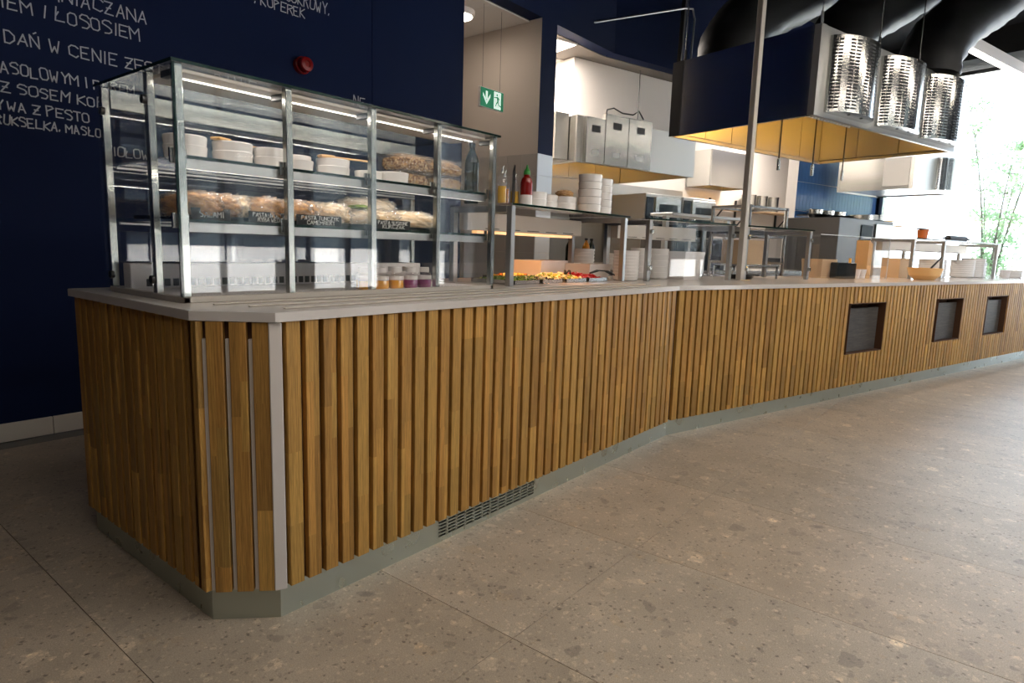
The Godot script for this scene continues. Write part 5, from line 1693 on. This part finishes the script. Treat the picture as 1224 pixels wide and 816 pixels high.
# ---------------------------------------------------------------- things on walls and ceiling
func build_ceiling_things() -> void:
	# emergency exit sign hung on two wires
	var s := thing("exit_sign", "green emergency exit sign with arrow and running figure hung on wires", "exit sign", Vector3(3.96, 2.43, -2.70))
	obj("housing", one_box(Vector3(-0.008, -0.006, -0.03), Vector3(0.348, 0.182, -0.001), 0.003), M.white_plastic, s)
	var fc := obj("lit_sign_face", one_box(Vector3(0, 0, -0.001), Vector3(0.34, 0.175, 0.002)), M.sign_green, s)
	var st := ms()
	# arrow down
	box(st, Vector3(0.072, 0.075, 0.002), Vector3(0.100, 0.150, 0.0035))
	for q in [[Vector2(0.086, 0.026), Vector2(0.140, 0.100), Vector2(0.140, 0.132), Vector2(0.086, 0.060)], [Vector2(0.086, 0.026), Vector2(0.086, 0.060), Vector2(0.032, 0.132), Vector2(0.032, 0.100)]]:
		quad(st, Vector3(q[0].x, q[0].y, 0.0036), Vector3(q[1].x, q[1].y, 0.0036), Vector3(q[2].x, q[2].y, 0.0036), Vector3(q[3].x, q[3].y, 0.0036))
	obj("arrow_sign", st, M.sign_white, fc)
	obj("door_sign", one_box(Vector3(0.195, 0.008, 0.002), Vector3(0.30, 0.167, 0.003)), M.sign_white, fc)
	st = ms()
	frustum(st, Vector3(0.240, 0.140, 0.003), Vector3(0.240, 0.140, 0.0042), 0.011, 0.011, 12)
	for q in [[0.246, 0.122, 0.256, 0.078, 0.022], [0.200, 0.112, 0.222, 0.112, 0.010], [0.222, 0.112, 0.250, 0.122, 0.011], [0.256, 0.118, 0.278, 0.098, 0.010], [0.254, 0.080, 0.232, 0.058, 0.013], [0.232, 0.058, 0.222, 0.030, 0.011], [0.256, 0.080, 0.264, 0.048, 0.013], [0.264, 0.048, 0.300, 0.038, 0.011]]:
		bar(st, Vector3(q[0], q[1], 0.0036), Vector3(q[2], q[3], 0.0036), q[4], 0.0012, Vector3.BACK)
	obj("figure_sign", st, M.sign_green, fc)
	for x in [0.04, 0.30]:
		st = ms()
		frustum(st, Vector3(x, 0.18, -0.015), Vector3(x, 0.932, -0.015), 0.0018, 0.0018, 6)
		obj("wire", st, M.dark_steel, s)
	# fire alarm sounder
	var a := thing("alarm_sounder", "round red fire alarm sounder on the navy wall", "alarm", Vector3(1.87, 2.29, -2.5))
	a.rotation.x = PI / 2
	st = ms()
	lathe(st, [Vector2(0.0001, 0), Vector2(0.058, 0), Vector2(0.058, 0.030), Vector2(0.052, 0.034), Vector2(0.0001, 0.034)], 28)
	obj("base", st, M.red_lamp, a)
	st = ms()
	lathe(st, [Vector2(0.046, 0.034), Vector2(0.050, 0.04), Vector2(0.050, 0.075), Vector2(0.044, 0.085), Vector2(0.022, 0.088), Vector2(0.020, 0.080), Vector2(0.0001, 0.080)], 28)
	obj("sounder_cap", st, M.red_lamp, a)
	# black cloth air ducts rising from the island hood
	var names := ["left", "middle", "right"]
	for k in 3:
		var s0: float = 1.92 + 0.80 * k
		var tt: float = 1.22 - 0.47 * k
		var path := [Vector2(s0, 2.70), Vector2(s0 + 0.02, 2.86), Vector2(s0 + 0.20, 3.08), Vector2(s0 + 0.55, 3.30), Vector2(s0 + 1.0, 3.52), Vector2(s0 + 1.5, 3.78), Vector2(s0 + 1.95, 4.05), Vector2(s0 + 2.2, 4.25), Vector2(s0 + 2.3, 4.42), Vector2(s0 + 2.3, 4.56), Vector2(s0 + 2.3, 4.575)]
		var pts := []
		for i in path.size() - 1:
			for j in 4:
				var q: Vector2 = (path[i] as Vector2).lerp(path[i + 1], j / 4.0)
				pts.append(K(q.x, tt, q.y))
		var st2 := ms()
		tube(st2, pts, [0.25, 0.262, 0.255], 22, 0.05)
		single("cloth_duct", st2, M.duct_cloth, "%s black fabric air duct rising from the island hood" % names[k], "air duct", Vector3.ZERO, 0.0, "black fabric ducts")
	# dark frame and pipe in front of the header
	var cp := thing("ceiling_pipe", "thin bent conduit pipe running below the navy header", "pipe")
	st = ms()
	tube(st, [K(1.5, 3.2, 3.39), K(3.62, 3.2, 4.08), K(3.78, 3.2, 4.11), K(3.83, 3.2, 4.0), K(3.80, 3.2, 3.45)], [0.013], 8)
	obj("pipe", st, M.satin, cp)
	st = ms()
	bar(st, K(3.62, 3.22, 3.42), K(3.66, 3.22, 4.6), 0.05)
	bar(st, K(3.66, 3.15, 3.45), K(4.9, 2.4, 3.45), 0.03)
	obj("dark_upright", st, M.black, cp)
	st = ms()
	frustum(st, K(4.6, 3.0, 4.45), K(4.6, 2.4, 4.45), 0.16, 0.16, 20)
	single("ceiling_fan_unit", st, M.black, "round black ventilation unit under the dark ceiling", "ventilation unit")
	# linear pendant lamps; only the first is in the picture, the others light the hall from above the customers' side
	for q in [[4.80, 0.53, 3.9, 3.0, "white linear pendant lamp hanging in front of the window", 3.28], [-3.7, -1.9, 10.0, 8.6, "white linear pendant lamp over the customers, nearer row", 3.16], [-3.2, -4.2, 9.0, 8.2, "white linear pendant lamp over the customers, row by the street windows", 3.16]]:
		var lp := thing("linear_lamp", q[4], "lamp", K(q[0], q[1], q[5]), ANG, "linear pendant lamps")
		var n: float = q[2]
		obj("housing", one_box(Vector3(0, 0.012, -0.04), Vector3(n, 0.13, 0.04), 0.003), M.white_plastic, lp)
		obj("lamp_diffuser", one_box(Vector3(0.0, 0.0, -0.036), Vector3(n, 0.012, 0.036)), M.led, lp)
		area_light("lamp_glow", Vector3(n / 2, -0.006, 0), Vector3.DOWN, Vector3.BACK, Vector2(n - 0.1, 0.07), Color(1.0, 0.95, 0.89), q[3], lp)
		for x in [0.12, n / 2, n - 0.1]:
			st = ms()
			frustum(st, Vector3(x, 0.13, 0), Vector3(x, 4.6 - q[5], 0), 0.003, 0.003, 6)
			obj("hanger", st, M.black, lp)

# ---------------------------------------------------------------- outside the windows
func build_outside() -> void:
	var g := ms()
	prism(g, PackedVector2Array([Vector2(-80, -60), Vector2(150, -60), Vector2(150, 150), Vector2(-80, 150)]), -0.5, -0.17)
	struct("ground", g, M.paving)
	# house across the street, mirrored in the glass of the counter
	var hs := thing("house", "long dark house far across the square, seen only as a reflection", "building", Vector3(-60, -0.17, 95.0))
	obj("wall", one_box(Vector3(0, 0, 0), Vector3(190, 34, 8)), M.render_wall, hs)
	for k in 3:
		for i in 14:
			var wn := obj("window", one_box(Vector3(40 + 6.2 * i, 1.2 + 6.2 * k, -0.03), Vector3(43 + 6.2 * i, 5.0 + 6.2 * k, 0.0)), M.black, hs)
			obj("pane", one_box(Vector3(40.1 + 6.2 * i, 1.3 + 6.2 * k, -0.04), Vector3(42.9 + 6.2 * i, 4.9 + 6.2 * k, -0.03)), M.screen_dark, wn)
	var r := RandomNumberGenerator.new()
	r.seed = 61
	var places := [[12.0, 2.35, "slender young tree outside the window, the taller one", 4.2, 5], [13.8, 0.5, "slender young tree outside the window, at the picture's right edge", 3.4, 4]]
	var leaf := ms()
	tri(leaf, Vector3(0, 0, 0), Vector3(0.03, 0.035, 0.006), Vector3(0, 0.09, 0))
	tri(leaf, Vector3(0, 0, 0), Vector3(0, 0.085, 0), Vector3(-0.03, 0.035, 0.006))
	var lm := leaf.commit()
	for q in places:
		var t := thing("tree", q[2], "tree", K(q[0], q[1], -0.17), 0.0, "young trees outside")
		var xf := []
		var st := ms()
		for k in q[4]:
			var a: float = TAU * k / q[4] + 0.4
			var reach: float = r.randf_range(0.35, 0.8)
			var pts := []
			for j in 9:
				var f := j / 8.0
				pts.append(Vector3(cos(a) * (0.08 + reach * f * f), q[3] * f * r.randf_range(0.97, 1.0) * (0.8 + 0.2 * (k % 2)), sin(a) * (0.08 + reach * f * f)))
			tube(st, pts, [0.03, 0.027, 0.024, 0.021, 0.018, 0.015, 0.012, 0.009, 0.005], 7)
			for j in range(2, 9):
				for b in 6:
					var p: Vector3 = pts[j]
					var d := Vector3(r.randf_range(-1, 1), r.randf_range(-0.1, 0.9), r.randf_range(-1, 1)).normalized()
					var ln := r.randf_range(0.2, 0.5)
					tube(st, [p, p + d * ln * 0.5, p + d * ln + Vector3.UP * 0.04], [0.006, 0.004, 0.002], 5)
					for m in 17:
						var at := p + d * ln * r.randf_range(0.3, 1.1) + Vector3(r.randf_range(-1, 1), r.randf_range(-1, 1), r.randf_range(-1, 1)) * 0.09
						var bs := Basis.from_euler(Vector3(r.randf() * TAU, r.randf() * TAU, r.randf() * TAU)).scaled(Vector3.ONE * r.randf_range(0.6, 1.15))
						xf.append(Transform3D(bs, at))
		obj("stems", st, M.bark, t)
		var mm := MultiMesh.new()
		mm.transform_format = MultiMesh.TRANSFORM_3D
		mm.mesh = lm
		mm.instance_count = xf.size()
		for i in xf.size():
			mm.set_instance_transform(i, xf[i])
		var mi := MultiMeshInstance3D.new()
		mi.name = "foliage"
		mi.multimesh = mm
		mi.material_override = M.leaf
		mi.set_meta("kind", "stuff")
		t.add_child(mi, true)
